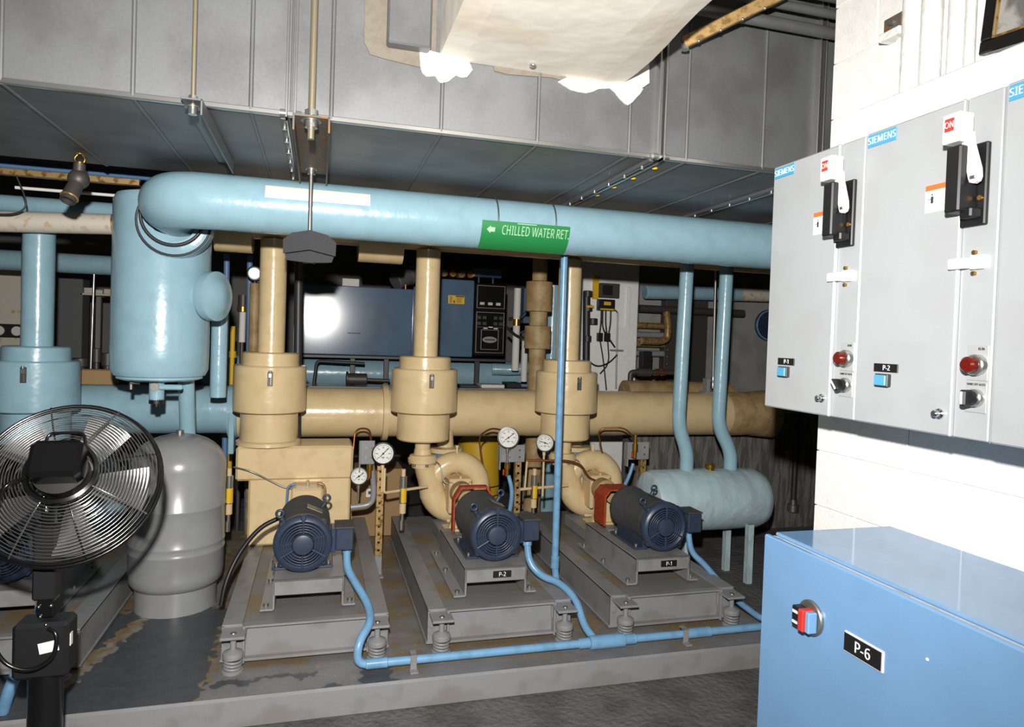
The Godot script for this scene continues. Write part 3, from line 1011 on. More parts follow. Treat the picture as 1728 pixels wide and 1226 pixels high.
# ------------------------------------------------------------------ pumps
# skid: origin on the pad under the middle of its front edge, reaching back along -z
func make_skid() -> Node3D:
	var t := thing("pump_skid", "grey steel pump base on spring feet beneath the box-insulated pump", "pump base", Vector3.ZERO, "sprung pump bases", false)
	var L := 1.72
	var w := 0.36
	var st := S()
	mbox(st, Vector3(-w + 0.05, 0.03, -L + 0.01), Vector3(w - 0.05, 0.168, -0.03), 0.003)
	part(st, "infill_slab", M.skid_top, t)
	# front channel: web and two flanges
	st = S()
	mbox(st, Vector3(-w + 0.085, 0.022, -0.03), Vector3(w - 0.085, 0.17, -0.018), 0.002)
	mbox(st, Vector3(-w + 0.085, 0.164, -0.03), Vector3(w - 0.085, 0.174, 0.012), 0.002)
	mbox(st, Vector3(-w + 0.085, 0.018, -0.03), Vector3(w - 0.085, 0.030, 0.014), 0.002)
	part(st, "front_channel", M.skid, t)
	for s in [-1.0, 1.0]:
		st = S()
		mbox(st, Vector3(s * (w - 0.012), 0.015, -L), Vector3(s * w, 0.174, -0.01), 0.002)
		mbox(st, Vector3(s * (w - 0.085), 0.164, -L), Vector3(s * w, 0.176, -0.01), 0.002)
		mbox(st, Vector3(s * (w - 0.085), 0.012, -L), Vector3(s * (w + 0.006), 0.024, -0.01), 0.002)
		part(st, "side_channel", M.skid, t)
		# gusset behind the spring foot
		st = S()
		mbox(st, Vector3(s * (w - 0.098), 0.012, -0.02), Vector3(s * (w - 0.088), 0.176, 0.02), 0.002)
		mbox(st, Vector3(s * (w - 0.088), 0.012, -0.02), Vector3(s * w, 0.165, -0.008), 0.002)
		part(st, "corner_plate", M.skid, t)
		# spring foot
		var x: float = s * 0.305
		st = S()
		mbox(st, Vector3(x - 0.05, 0.152, -0.02), Vector3(x + 0.05, 0.164, 0.10), 0.002)
		mbox(st, Vector3(x - 0.048, 0.09, -0.02), Vector3(x - 0.022, 0.152, -0.004), 0.002)
		mbox(st, Vector3(x + 0.022, 0.09, -0.02), Vector3(x + 0.048, 0.152, -0.004), 0.002)
		var fb := part(st, "foot_bracket", M.skid, t)
		st = S()
		ball(st, Vector3(x, 0.164, 0.055), 0.014, 10, Vector3(1, 0.5, 1))
		part(st, "bolt_head", M.zinc, fb)
		st = S()
		cyl(st, Vector3(x, 0.075, 0.055), Vector3(x, 0.152, 0.055), 0.0125, 14)
		lathe(st, Vector3(x, 0, 0.055), Basis(), [Vector2(0.012, 0.098), Vector2(0.022, 0.094), Vector2(0.041, 0.084), Vector2(0.043, 0.076), Vector2(0.043, 0.062), Vector2(0.038, 0.058), Vector2(0, 0.058)], 24)
		part(st, "levelling_cup", M.skid, t)
		st = S()
		var hp := []
		for k in 49:
			var a := TAU * 3.0 * k / 48.0
			hp.append(Vector3(x + cos(a) * 0.034, 0.016 + 0.042 * k / 48.0, 0.055 + sin(a) * 0.034))
		tube(st, hp, 0.0062, 8)
		part(st, "spring", M.skid, t)
		st = S()
		lathe(st, Vector3(x, 0, 0.055), Basis(), [Vector2(0.045, 0), Vector2(0.045, 0.007), Vector2(0.038, 0.012), Vector2(0, 0.012)], 24)
		part(st, "spring_seat", M.skid, t)
	# motor pedestal
	for s in [-1.0, 1.0]:
		st = S()
		mbox(st, Vector3(s * 0.150, 0.176, -0.86), Vector3(s * 0.160, 0.315, -0.13), 0.002)
		mbox(st, Vector3(s * 0.150, 0.176, -0.86), Vector3(s * 0.215, 0.186, -0.13), 0.002)
		mbox(st, Vector3(s * 0.09, 0.305, -0.86), Vector3(s * 0.160, 0.316, -0.135), 0.002)
		var pr := part(st, "pedestal_rail", M.skid, t)
		for z in [-0.17, -0.5, -0.8]:
			st = S()
			hexnut(st, Vector3(s * 0.19, 0.193, z), Vector3.UP, 0.013, 0.014)
			part(st, "anchor_nut", M.zinc, pr)
	st = S()
	mbox(st, Vector3(-0.160, 0.245, -0.142), Vector3(0.160, 0.318, -0.130), 0.003)
	mbox(st, Vector3(-0.160, 0.306, -0.30), Vector3(0.160, 0.318, -0.130), 0.003)
	part(st, "pedestal_front", M.skid, t)
	# block under the pump
	st = S()
	mbox(st, Vector3(-0.13, 0.176, -1.32), Vector3(0.15, 0.25, -0.9), 0.004)
	part(st, "pump_block", M.skid, t)
	return t

# motor: origin on the pedestal under the fan cover, shaft along -z, centre 0.142 up
func make_motor() -> Node3D:
	var t := thing("electric_motor", "dark blue electric motor with dusty top in front of the box-insulated pump", "motor", Vector3.ZERO, "pump motors", false)
	var c := Vector3(0, 0.142, 0)
	var bz := frame_for(Vector3(0, 0, -1))
	var st := S()
	lathe(st, c, bz, [Vector2(0.128, 0.045), Vector2(0.131, 0.05), Vector2(0.131, 0.085), Vector2(0.126, 0.09), Vector2(0.126, 0.43), Vector2(0.13, 0.435), Vector2(0.13, 0.465), Vector2(0.11, 0.49), Vector2(0.05, 0.50), Vector2(0.05, 0.52), Vector2(0, 0.52)], 40)
	part(st, "housing", M.motor_dusty, t)
	# fan cover: rim, slots between rings, hub
	st = S()
	lathe(st, c, bz, [Vector2(0.104, 0.004), Vector2(0.112, -0.003), Vector2(0.125, 0.002), Vector2(0.135, 0.012), Vector2(0.137, 0.03), Vector2(0.135, 0.052), Vector2(0.12, 0.054)], 40)
	lathe(st, c, bz, [Vector2(0, -0.014), Vector2(0.03, -0.013), Vector2(0.046, -0.009), Vector2(0.052, 0.0), Vector2(0.052, 0.012)], 32)
	for k in 4:
		torus(st, c + Vector3(0, 0, 0.001), Vector3(0, 0, 1), 0.0615 + 0.0118 * k, 0.0037, 40, 8)
	for a in [90.0, 210.0, 330.0, 270.0]:
		var d := Vector3(cos(deg_to_rad(a)), sin(deg_to_rad(a)), 0)
		cyl(st, c + d * 0.05 + Vector3(0, 0, 0.003), c + d * 0.118 + Vector3(0, 0, 0.003), 0.0052, 8)
	part(st, "fan_cover", M.motor, t)
	st = S()
	cyl(st, c + Vector3(0, 0, -0.05), c + Vector3(0, 0, -0.042), 0.12, 32)
	for k in 8:
		var va := TAU * k / 8.0 + 0.2
		var vd := Vector3(cos(va), sin(va), 0)
		box(st, c + vd * 0.075 + Vector3(0, 0, -0.03), Vector3(0.075, 0.004, 0.024), 0.0, Basis(Vector3(0, 0, 1), va))
	part(st, "cooling_impeller", M.motor, t)
	st = S()
	mbox(st, c + Vector3(-0.012, 0.112, -0.03), c + Vector3(0.012, 0.140, 0.006), 0.004)
	part(st, "cover_lug", M.motor, t)
	for a in [45.0, 135.0, 225.0, 315.0]:
		var d := Vector3(cos(deg_to_rad(a)), sin(deg_to_rad(a)), 0)
		st = S()
		cyl(st, c + d * 0.132 + Vector3(0, 0, -0.06), c + d * 0.132 + Vector3(0, 0, -0.015), 0.0135, 12, 0.003)
		part(st, "through_bolt", M.motor, t)
	for q in [[-1.0, -0.07], [1.0, -0.36]]:
		var d := Vector3(q[0] * 0.72, 0.72, 0).normalized()
		st = S()
		var p := c + d * 0.125 + Vector3(0, 0, q[1])
		cyl(st, p, p + d * 0.022 + Vector3(0, 0.01, 0), 0.011, 10)
		torus(st, p + d * 0.03 + Vector3(0, 0.024, 0), Vector3(0, 0, 1), 0.0165, 0.0065, 20, 8)
		part(st, "lifting_eye", M.motor, t)
	st = S()
	mbox(st, Vector3(0.128, 0.085, -0.15), Vector3(0.152, 0.2, -0.035), 0.004)
	mbox(st, Vector3(0.15, 0.098, -0.155), Vector3(0.235, 0.205, -0.02), 0.006)
	var tb := part(st, "terminal_box", M.motor, t)
	st = S()
	mbox(st, Vector3(0.146, 0.205, -0.158), Vector3(0.238, 0.213, -0.016), 0.002)
	part(st, "box_lid", M.motor_dusty, tb)
	for s in [-1.0, 1.0]:
		st = S()
		mbox(st, Vector3(s * 0.06, 0.0, -0.42), Vector3(s * 0.142, 0.014, -0.08), 0.003)
		mbox(st, Vector3(s * 0.07, 0.0, -0.42), Vector3(s * 0.095, 0.06, -0.08), 0.003)
		var ft := part(st, "foot", M.motor, t)
		for z in [-0.11, -0.38]:
			st = S()
			hexnut(st, Vector3(s * 0.122, 0.02, z), Vector3.UP, 0.011, 0.014)
			part(st, "foot_bolt", M.zinc, ft)
	st = S()
	box(st, c + Vector3(0.05, 0.1165, -0.22), Vector3(0.08, 0.003, 0.07), 0.0, Basis(Vector3(0, 0, 1), -0.41))
	part(st, "rating_plate", M.zinc, t)
	return t

# pump: origin on the skid block under the volute centre; volute centre 0.225 up, face towards +z
func make_pump(m: Material) -> Node3D:
	var t := thing("centrifugal_pump", "", "pump", Vector3.ZERO, "bare volute pumps", false)
	var c := Vector3(0, 0.225, 0)
	var st := S()
	# spiral casing: growing tube wound round the shaft, ending in the outlet on the left
	var pts := []
	var rad := []
	for k in 53:
		var f := k / 52.0
		var a := PI + 0.15 - f * TAU * 0.98
		var r := lerpf(0.068, 0.084, f)
		var R := lerpf(0.160, 0.158, f)
		pts.append(c + Vector3(cos(a) * R, sin(a) * R, -0.02))
		rad.append(r)
	tube(st, pts, rad, 16)
	tube(st, soft([c + Vector3(-0.15, -0.06, -0.02), c + Vector3(-0.166, 0.03, -0.02), c + Vector3(-0.20, 0.11, -0.01), c + Vector3(-0.226, 0.17, 0)], 0.08), [0.084, 0.083, 0.082, 0.081, 0.08, 0.079, 0.078, 0.077, 0.076, 0.075, 0.074, 0.073, 0.072, 0.071, 0.07, 0.068, 0.066, 0.064], 20)
	lathe(st, c + Vector3(0, 0, -0.06), frame_for(Vector3(0, 0, 1)), [Vector2(0.15, 0), Vector2(0.15, 0.055), Vector2(0.118, 0.075), Vector2(0.108, 0.072), Vector2(0.10, 0.03), Vector2(0, 0.03)], 36)
	part(st, "volute", m, t)
	st = S()
	var o := c + Vector3(-0.228, 0.165, 0)
	lathe(st, o, Basis(), [Vector2(0.068, -0.03), Vector2(0.072, 0.0), Vector2(0.094, 0.004), Vector2(0.096, 0.03), Vector2(0.09, 0.036), Vector2(0.082, 0.052), Vector2(0.058, 0.058), Vector2(0.055, 0.09)], 32)
	var fl := part(st, "outlet_flange", m, t)
	for k in 6:
		st = S()
		var a := TAU * k / 6.0 + 0.3
		hexnut(st, o + Vector3(cos(a) * 0.082, -0.004, sin(a) * 0.082), Vector3.UP, 0.010, 0.02)
		part(st, "flange_bolt", M.zinc, fl)
	# bearing bracket with open windows
	st = S()
	mbox(st, c + Vector3(-0.075, -0.14, 0.0), c + Vector3(-0.045, 0.075, 0.16), 0.008)
	mbox(st, c + Vector3(0.045, -0.14, 0.0), c + Vector3(0.075, 0.075, 0.16), 0.008)
	mbox(st, c + Vector3(-0.075, 0.05, 0.0), c + Vector3(0.075, 0.085, 0.16), 0.008)
	mbox(st, c + Vector3(-0.008, 0.08, 0.0), c + Vector3(0.008, 0.1, 0.15), 0.004)
	part(st, "bearing_bracket", M.tan_smooth if m == M.tan else m, t)
	st = S()
	lathe(st, c + Vector3(0, 0, 0.03), frame_for(Vector3(0, 0, 1)), [Vector2(0.045, 0), Vector2(0.045, 0.13), Vector2(0.074, 0.135), Vector2(0.074, 0.225), Vector2(0.055, 0.23), Vector2(0.055, 0.34), Vector2(0, 0.34)], 28)
	part(st, "bearing_housing", M.tan_dull, t)
	st = S()
	prism(st, [Vector2(-0.04, 0.13), Vector2(0.04, 0.13), Vector2(0.085, -0.03), Vector2(-0.085, -0.03)], Vector3(0, 0.03, 0.19), Basis(), 0.035)
	mbox(st, Vector3(-0.11, 0.0, 0.12), Vector3(0.11, 0.014, 0.26), 0.003)
	part(st, "foot", m, t)
	st = S()
	mbox(st, Vector3(-0.06, 0.0, -0.10), Vector3(0.06, 0.08, 0.04), 0.004)
	part(st, "casing_foot", m, t)
	st = S()
	cyl(st, c + Vector3(0.0, 0.215, 0), c + Vector3(0.0, 0.262, 0), 0.008, 10)
	cyl(st, c + Vector3(0.0, 0.262, 0), c + Vector3(0.0, 0.275, 0), 0.012, 8)
	part(st, "vent_plug", m, t)
	st = S()
	tube(st, soft([c + Vector3(-0.15, 0.18, 0.05), c + Vector3(-0.12, 0.16, 0.08), c + Vector3(-0.105, 0.05, 0.1), c + Vector3(-0.05, 0.045, 0.12)], 0.05), 0.0045, 8)
	part(st, "flush_line", M.zinc, t)
	return t

# insulated riser: origin on the pipe axis at outlet flange height (y = 0.86 world)
func make_riser(m: Material, top := 1.292) -> Node3D:
	var t := thing("insulated_riser", "", "pipe", Vector3.ZERO, "insulated pump risers", false)
	var st := S()
	cyl(st, Vector3(0, 0.6, 0), Vector3(0, top, 0), 0.079, 36)
	part(st, "pipe", m, t)
	st = S()
	lathe(st, Vector3.ZERO, Basis(), [Vector2(0.07, 0.606), Vector2(0.158, 0.605), Vector2(0.166, 0.598), Vector2(0.168, 0.525)], 40)
	part(st, "upper_collar", m, t)
	st = S()
	lathe(st, Vector3.ZERO, Basis(), [Vector2(0.15, 0.527), Vector2(0.204, 0.526), Vector2(0.212, 0.518), Vector2(0.214, 0.252), Vector2(0.206, 0.245), Vector2(0.15, 0.243)], 44)
	var j := part(st, "valve_jacket", m, t)
	st = S()
	lathe(st, Vector3.ZERO, Basis(), [Vector2(0.168, 0.25), Vector2(0.170, 0.072), Vector2(0.162, 0.063), Vector2(0.05, 0.062)], 40)
	part(st, "lower_jacket", m, t)
	st = S()
	cyl(st, Vector3(0, -0.01, 0), Vector3(0, 0.066, 0), 0.05, 28)
	part(st, "nozzle", m, t)
	# metal test port in a cut of the jacket
	st = S()
	box(st, Vector3(0.012, 0.455, 0.214), Vector3(0.03, 0.085, 0.004), 0.001)
	var cp := part(st, "port_seat", M.iron, j)
	st = S()
	box(st, Vector3(0.012, 0.475, 0.219), Vector3(0.022, 0.03, 0.012), 0.003)
	cyl(st, Vector3(0.012, 0.49, 0.222), Vector3(0.012, 0.505, 0.222), 0.007, 10)
	box(st, Vector3(0.016, 0.44, 0.219), Vector3(0.007, 0.045, 0.008), 0.002)
	part(st, "test_port", M.zinc, cp)
	return t

func build_pumps() -> void:
	var skid := make_skid()
	skid.position = Vector3(-0.012, 0.13, -3.165)
	var sk2 := copy(skid, Vector3(0.893, 0.13, -3.165), "grey steel pump base on spring feet with a black P-2 plate", "")
	var sk3 := copy(skid, Vector3(1.828, 0.13, -3.165), "grey steel pump base on spring feet with a black P-1 plate", "")
	copy(skid, Vector3(-1.30, 0.13, -3.24), "grey steel pump base half hidden behind the black fan", "")
	for q in [[sk2, "P-2"], [sk3, "P-1"]]:
		var st := S()
		box(st, Vector3(0.03, 0.282, -0.127), Vector3(0.095, 0.034, 0.006), 0.002)
		var p := part(st, "name_plate", M.black, q[0])
		words(p, q[1], 0.02, Vector3(0.03, 0.282, -0.1235), Basis(), M.lettering_white)
	var mo := make_motor()
	mo.position = Vector3(-0.045, 0.449, -3.35)
	copy(mo, Vector3(0.905, 0.449, -3.35), "dark blue electric motor on the base with the P-2 plate", "")
	copy(mo, Vector3(1.864, 0.449, -3.35), "dark blue electric motor on the base with the P-1 plate", "")
	copy(mo, Vector3(-1.30, 0.449, -3.42), "dark blue electric motor behind the black fan", "")
	var pu := make_pump(M.tan)
	pu.position = Vector3(0.902, 0.38, -4.43)
	pu.set_meta("label", "tan volute pump between the two gauge stands, driven by the P-2 motor")
	copy(pu, Vector3(1.872, 0.38, -4.43), "tan volute pump next to the vertical blue conduit, driven by the P-1 motor", "")
	var pb := make_pump(M.blue)
	pb.position = Vector3(-1.29, 0.38, -4.5)
	tag(pb, "light blue volute pump behind the black fan", "pump", "bare volute pumps")
	# first pump sits in a square insulation box
	var ip := thing("insulated_pump", "pump boxed in square tan insulation behind the leftmost dark blue motor", "pump", Vector3(-0.1, 0.306, -4.4))
	var st := S()
	mbox(st, Vector3(-0.452, 0.70, -4.62), Vector3(0.225, 0.905, -4.30), 0.014)
	part(st, "upper_box", M.tan, ip)
	st = S()
	mbox(st, Vector3(-0.378, 0.306, -4.60), Vector3(0.215, 0.71, -4.312), 0.012)
	part(st, "lower_box", M.tan, ip)
	st = S()
	mbox(st, Vector3(-0.13, 0.50, -4.32), Vector3(0.05, 0.69, -4.10), 0.012)
	mbox(st, Vector3(-0.047, 0.685, -4.30), Vector3(-0.030, 0.70, -4.12), 0.004)
	part(st, "bearing_bracket", M.tan_smooth, ip)
	st = S()
	cyl(st, Vector3(-0.045, 0.595, -4.14), Vector3(-0.045, 0.595, -3.86), 0.06, 24)
	part(st, "bearing_housing", M.tan_dull, ip)
	st = S()
	prism(st, [Vector2(-0.03, 0.25), Vector2(0.03, 0.25), Vector2(0.08, 0.0), Vector2(-0.08, 0.0)], Vector3(-0.045, 0.31, -4.0), Basis(), 0.04)
	part(st, "foot", M.tan, ip)
	st = S()
	lathe(st, Vector3(-0.28, 0.905, -4.43), Basis(), [Vector2(0.19, 0.0), Vector2(0.188, 0.02), Vector2(0.17, 0.03), Vector2(0, 0.03)], 36)
	part(st, "neck_ring", M.tan, ip)
	st = S()
	tube(st, soft([Vector3(-0.46, 0.79, -4.28), Vector3(-0.36, 0.77, -4.25), Vector3(-0.26, 0.71, -4.27), Vector3(-0.17, 0.66, -4.27), Vector3(-0.09, 0.66, -4.26)], 0.06), 0.005, 8)
	part(st, "flush_line", M.zinc, ip)
	for s in [-1.0, 1.0]:
		st = S()
		tube(st, soft([Vector3(-0.045 + s * 0.06, 0.70, -4.2), Vector3(-0.045 + s * 0.105, 0.69, -4.2), Vector3(-0.045 + s * 0.112, 0.55, -4.2)], 0.03), 0.007, 8)
		part(st, "guard_wire", M.pipe_blue if s < 0 else M.strut_gold, ip)
	# coupling guards
	st = S()
	prism(st, [Vector2(-0.135, 0.01), Vector2(-0.135, 0.19), Vector2(-0.10, 0.235), Vector2(0.06, 0.235), Vector2(0.11, 0.18), Vector2(0.11, 0.01), Vector2(0.10, 0.01), Vector2(0.10, 0.175), Vector2(0.055, 0.225), Vector2(-0.095, 0.225), Vector2(-0.125, 0.185), Vector2(-0.125, 0.01)], Vector3(1.864, 0.449, -4.04), Basis(), 0.16)
	solo(st, "coupling_guard", M.orange, "orange-red sheet coupling guard behind the motor on the P-1 base", "guard", "coupling guards")
	st = S()
	prism(st, [Vector2(-0.122, 0.01), Vector2(-0.122, 0.20), Vector2(-0.08, 0.272), Vector2(0.08, 0.272), Vector2(0.122, 0.20), Vector2(0.122, 0.01), Vector2(0.112, 0.01), Vector2(0.112, 0.195), Vector2(0.073, 0.260), Vector2(-0.073, 0.260), Vector2(-0.112, 0.195), Vector2(-0.112, 0.01)], Vector3(0.905, 0.449, -3.955), Basis(), 0.06)
	solo(st, "coupling_guard", M.orange, "narrow orange-red coupling guard showing past the motor on the P-2 base", "guard", "coupling guards")
	# risers
	var ri := make_riser(M.tan)
	ri.position = Vector3(-0.278, 0.86, -4.43)
	ri.set_meta("label", "tan insulated riser standing on the box-insulated pump, leftmost of the tan risers")
	copy(ri, Vector3(0.672, 0.86, -4.43), "tan insulated riser in front of the boiler, middle of the tan risers", "")
	copy(ri, Vector3(1.655, 0.86, -4.43), "tan insulated riser behind the long vertical blue conduit", "")
	var rb := make_riser(M.blue, 1.25)
	rb.position = Vector3(-1.525, 0.86, -4.43)
	tag(rb, "light blue insulated riser at the left edge above the fan", "pipe", "insulated pump risers")

# ------------------------------------------------------------------ big pipes
func pipe_x(st: SurfaceTool, x0: float, x1: float, y: float, z: float, r: float, segs := 36) -> void:
	cyl(st, Vector3(x0, y, z), Vector3(x1, y, z), r, segs)

# curved sheet round the overhead pipe, angles in degrees, 0 towards the viewer
func arc_sheet(st: SurfaceTool, x0: float, x1: float, y: float, z: float, r: float, a0: float, a1: float, th := 0.003) -> void:
	lathe(st, Vector3(x0, y, z), Basis(Vector3(0, 0, 1), Vector3(1, 0, 0), Vector3(0, 1, 0)), [Vector2(r, 0), Vector2(r + th, 0), Vector2(r + th, x1 - x0), Vector2(r, x1 - x0), Vector2(r, 0)], 14, deg_to_rad(a0), deg_to_rad(a1))

func build_pipes() -> void:
	var py := 2.178
	var pz := -3.4
	var R := 0.1275
	var t := thing("chilled_water_pipe", "large light blue insulated overhead pipe with an elbow, hung under the duct", "pipe", Vector3(0.9, 2.05, pz))
	var st := S()
	tube(st, soft([Vector3(4.6, py, pz), Vector3(-0.70, py, pz), Vector3(-0.70, py, -3.82)], 0.2, 12), R, 44)
	part(st, "jacket", M.blue, t)
	for x in [-0.26, 0.24, 2.0]:
		st = S()
		arc_sheet(st, x, x + 0.006, py, pz, R, 0, 360, 0.0012)
		part(st, "jacket_seam", M.blue, t)
	st = S()
	arc_sheet(st, -0.25, 0.215, py, pz, R, 8, 36, 0.0016)
	part(st, "pipe_marker", M.paper, t).set_meta("label", "blank white pipe marker strip")
	# hanging sign
	var sg := thing("pipe_sign", "green curved pipe sign reading CHILLED WATER RET. hung on two wires", "sign", Vector3(0.98, 2.06, pz + R))
	var sx0 := 0.752
	var sx1 := 1.208
	st = S()
	arc_sheet(st, sx0, sx1, py, pz, R + 0.012, -70, -2, 0.003)
	part(st, "plate", M.sign_green, sg)
	var al := deg_to_rad(-19.0)
	var nb := Basis(Vector3(1, 0, 0), -al)
	var oo := Vector3(1.03, py, pz) + nb * Vector3(0, 0, R + 0.0165)
	words(sg, "CHILLED WATER RET.", 0.044, oo, nb, M.sign_letter, 0.62)
	st = S()
	prism(st, [Vector2(-0.024, 0), Vector2(-0.004, 0.019), Vector2(-0.004, 0.011), Vector2(0.018, 0.011), Vector2(0.018, -0.011), Vector2(-0.004, -0.011), Vector2(-0.004, -0.019)], Vector3(0.80, py, pz) + nb * Vector3(0, 0, R + 0.0165), nb, 0.0012)
	part(st, "arrow", M.sign_letter, sg)
	st = S()
	box(st, Vector3(0.98, py, pz) + Vector3(0, -0.011, R + 0.0158), Vector3(0.10, 0.004, 0.001), 0.0)
	part(st, "small_print", M.sign_letter, sg)
	for x in [0.835, 1.135]:
		st = S()
		var pts := []
		for k in 13:
			var a := deg_to_rad(-4.0 + k * 10.0)
			pts.append(Vector3(x, py + sin(a) * (R + 0.008), pz + cos(a) * (R + 0.008)))
		tube(st, pts, 0.004, 8)
		part(st, "wire", M.zinc, sg)
	# foam wrapped hanger
	var h := thing("foam_hanger", "threaded rod hanger ending in a black hexagonal foam block below the blue pipe", "hanger", Vector3(-0.05, 1.96, -3.2))
	st = S()
	cyl(st, Vector3(-0.052, 2.03, -3.2), Vector3(-0.052, 2.325, -3.2), 0.009, 12)
	part(st, "rod", M.zinc, h)
	st = S()
	hexnut(st, Vector3(-0.052, 2.311, -3.2), Vector3.UP, 0.018, 0.02)
	cyl(st, Vector3(-0.052, 2.321, -3.2), Vector3(-0.052, 2.325, -3.2), 0.026, 14)
	part(st, "nut", M.bright_steel, h)
	# two slanted slabs meeting in a ridge under the rod, with a lower lip
	for sd in [-1.0, 1.0]:
		st = S()
		var pb := Basis(Vector3(0, 1, 0), sd * 0.45)
		prism(st, [Vector2(0.0, 2.048), Vector2(sd * 0.085, 2.036), Vector2(sd * 0.128, 2.005), Vector2(sd * 0.126, 1.945), Vector2(0.0, 1.962)], Vector3(-0.05, 0, -3.16) - pb.z * 0.07, pb, 0.07)
		part(st, "foam_slab", M.foam, h)
		st = S()
		prism(st, [Vector2(0.0, 1.958), Vector2(sd * 0.118, 1.942), Vector2(sd * 0.108, 1.916), Vector2(0.0, 1.905)], Vector3(-0.05, 0, -3.172) - pb.z * 0.06, pb, 0.06)
		part(st, "foam_lip", M.foam, h)
	st = S()
	mbox(st, Vector3(-0.075, 1.945, -3.62), Vector3(-0.025, 1.985, -3.25), 0.003)
	part(st, "foam_bearer", M.foam, h)
	# tan headers
	var tp := thing("return_header", "thick tan insulated horizontal header running behind the risers to the right wall", "pipe", Vector3(1.5, 0.87, -4.9))
	st = S()
	pipe_x(st, -0.5, 3.62, 1.045, -4.9, 0.172, 44)
	part(st, "jacket", M.tan, tp)
	for x in [0.44, 1.75]:
		st = S()
		lathe(st, Vector3(x, 1.045, -4.9), frame_for(Vector3(1, 0, 0)), [Vector2(0.17, 0), Vector2(0.2, 0.004), Vector2(0.2, 0.04), Vector2(0.17, 0.044)], 40)
		part(st, "band", M.tan, tp)
	st = S()
	lathe(st, Vector3(3.2, 1.045, -4.9), frame_for(Vector3(1, 0, 0)), [Vector2(0.172, 0), Vector2(0.18, 0.02), Vector2(0.176, 0.2), Vector2(0.19, 0.34), Vector2(0.2, 0.44), Vector2(0.17, 0.46)], 32)
	part(st, "torn_end_jacket", M.tan_dull, tp)
	var oh := thing("overhead_header", "tan insulated overhead header in the shade behind the blue pipe", "pipe", Vector3(0.7, 2.14, -4.43))
	st = S()
	pipe_x(st, -0.42, 3.3, 2.262, -4.43, 0.112, 36)
	part(st, "jacket", M.tan, oh)
	for q in [[-0.61, -0.40, 0.13], [0.225, 0.50, 0.14]]:
		st = S()
		pipe_x(st, q[0], q[1], 2.19, -4.43, q[2], 32)
		part(st, "sleeve", M.tan, oh)
	# blue header behind the fan
	var bh := thing("supply_header", "light blue insulated horizontal header behind the fan and the grey tank", "pipe", Vector3(-1.4, 0.9, -4.9))
	st = S()
	pipe_x(st, -3.4, -0.52, 1.06, -4.9, 0.158, 40)
	part(st, "jacket", M.blue, bh)
	st = S()
	mbox(st, Vector3(-0.545, 0.79, -4.86), Vector3(-0.51, 1.06, -4.72), 0.004)
	pipe_x(st, -0.56, -0.502, 1.05, -4.9, 0.178, 40)
	part(st, "end_plate", M.blue, bh)
	# small tan pipe behind the header, over the low wall
	st = S()
	pipe_x(st, 2.5, 3.5, 1.15, -5.29, 0.13, 28)
	solo(st, "rear_header", M.tan_dull, "dull tan pipe lying behind the main tan header over the low wall", "pipe")
	# air separator
	var s := thing("air_separator", "light blue insulated vertical tank below the elbow of the overhead pipe", "tank", Vector3(-0.80, 1.32, -3.97))
	var cx := Vector3(-0.80, 0, -3.97)
	st = S()
	lathe(st, cx, Basis(), [Vector2(0.0, 1.335), Vector2(0.19, 1.335), Vector2(0.218, 1.345), Vector2(0.232, 1.375), Vector2(0.235, 1.45), Vector2(0.234, 2.24), Vector2(0.22, 2.27), Vector2(0.15, 2.29), Vector2(0, 2.3)], 48)
	var bd := part(st, "jacket", M.blue, s)
	st = S()
	lathe(st, cx, Basis(), [Vector2(0, 1.315), Vector2(0.17, 1.317), Vector2(0.205, 1.328), Vector2(0.205, 1.34)], 36)
	part(st, "bottom_skin", M.blue, s)
	# front inlet ring behind the elbow
	st = S()
	var ax := Vector3(0, 0, -1)
	lathe(st, Vector3(-0.70, 2.118, -3.70), frame_for(ax), [Vector2(0.10, 0), Vector2(0.168, 0.0), Vector2(0.175, 0.006), Vector2(0.175, 0.10), Vector2(0.12, 0.12)], 40)
	part(st, "inlet_flange", M.blue, s)
	st = S()
	torus(st, Vector3(-0.70, 2.118, -3.70), ax, 0.168, 0.006, 40, 8)
	torus(st, Vector3(-0.70, 2.14, -3.665), ax, 0.142, 0.008, 40, 8)
	part(st, "flange_gasket", M.dark_steel, s)
	# side outlet and its dropper
	var od := Vector3(0.80, 0, 0.42).normalized()
	var oc := cx + Vector3(0, 1.765, 0) + od * 0.20
	st = S()
	lathe(st, oc, frame_for(od), [Vector2(0.07, 0.0), Vector2(0.07, 0.075), Vector2(0.125, 0.078), Vector2(0.128, 0.09), Vector2(0.128, 0.128), Vector2(0.09, 0.14), Vector2(0.06, 0.16), Vector2(0, 0.165)], 36)
	part(st, "side_outlet", M.blue, s)
	st = S()
	cyl(st, Vector3(-0.555, 1.2, -4.28), Vector3(-0.555, 1.75, -4.28), 0.045, 24)
	tube(st, soft([Vector3(-0.555, 1.70, -4.28), Vector3(-0.555, 1.79, -4.26), Vector3(-0.60, 1.79, -4.05)], 0.08), 0.045, 20)
	part(st, "dropper", M.blue, s)
	st = S()
	cyl(st, Vector3(-0.70, 0.98, -4.22), Vector3(-0.70, 1.34, -4.12), 0.042, 24)
	part(st, "drain_pipe", M.blue, s)
	# blow-down valve
	st = S()
	cyl(st, Vector3(-0.80, 1.22, -3.9), Vector3(-0.80, 1.325, -3.9), 0.036, 24)
	mbox(st, Vector3(-0.785, 1.275, -3.87), Vector3(-0.67, 1.302, -3.85), 0.006)
	var v := part(st, "blowdown_valve", M.blue, s)
	st = S()
	lathe(st, Vector3(-0.80, 1.0, -3.9), Basis(), [Vector2(0, 0.185), Vector2(0.014, 0.185), Vector2(0.014, 0.2), Vector2(0.036, 0.2), Vector2(0.036, 0.225)], 20)
	part(st, "valve_outlet", M.black, v)
	st = S()
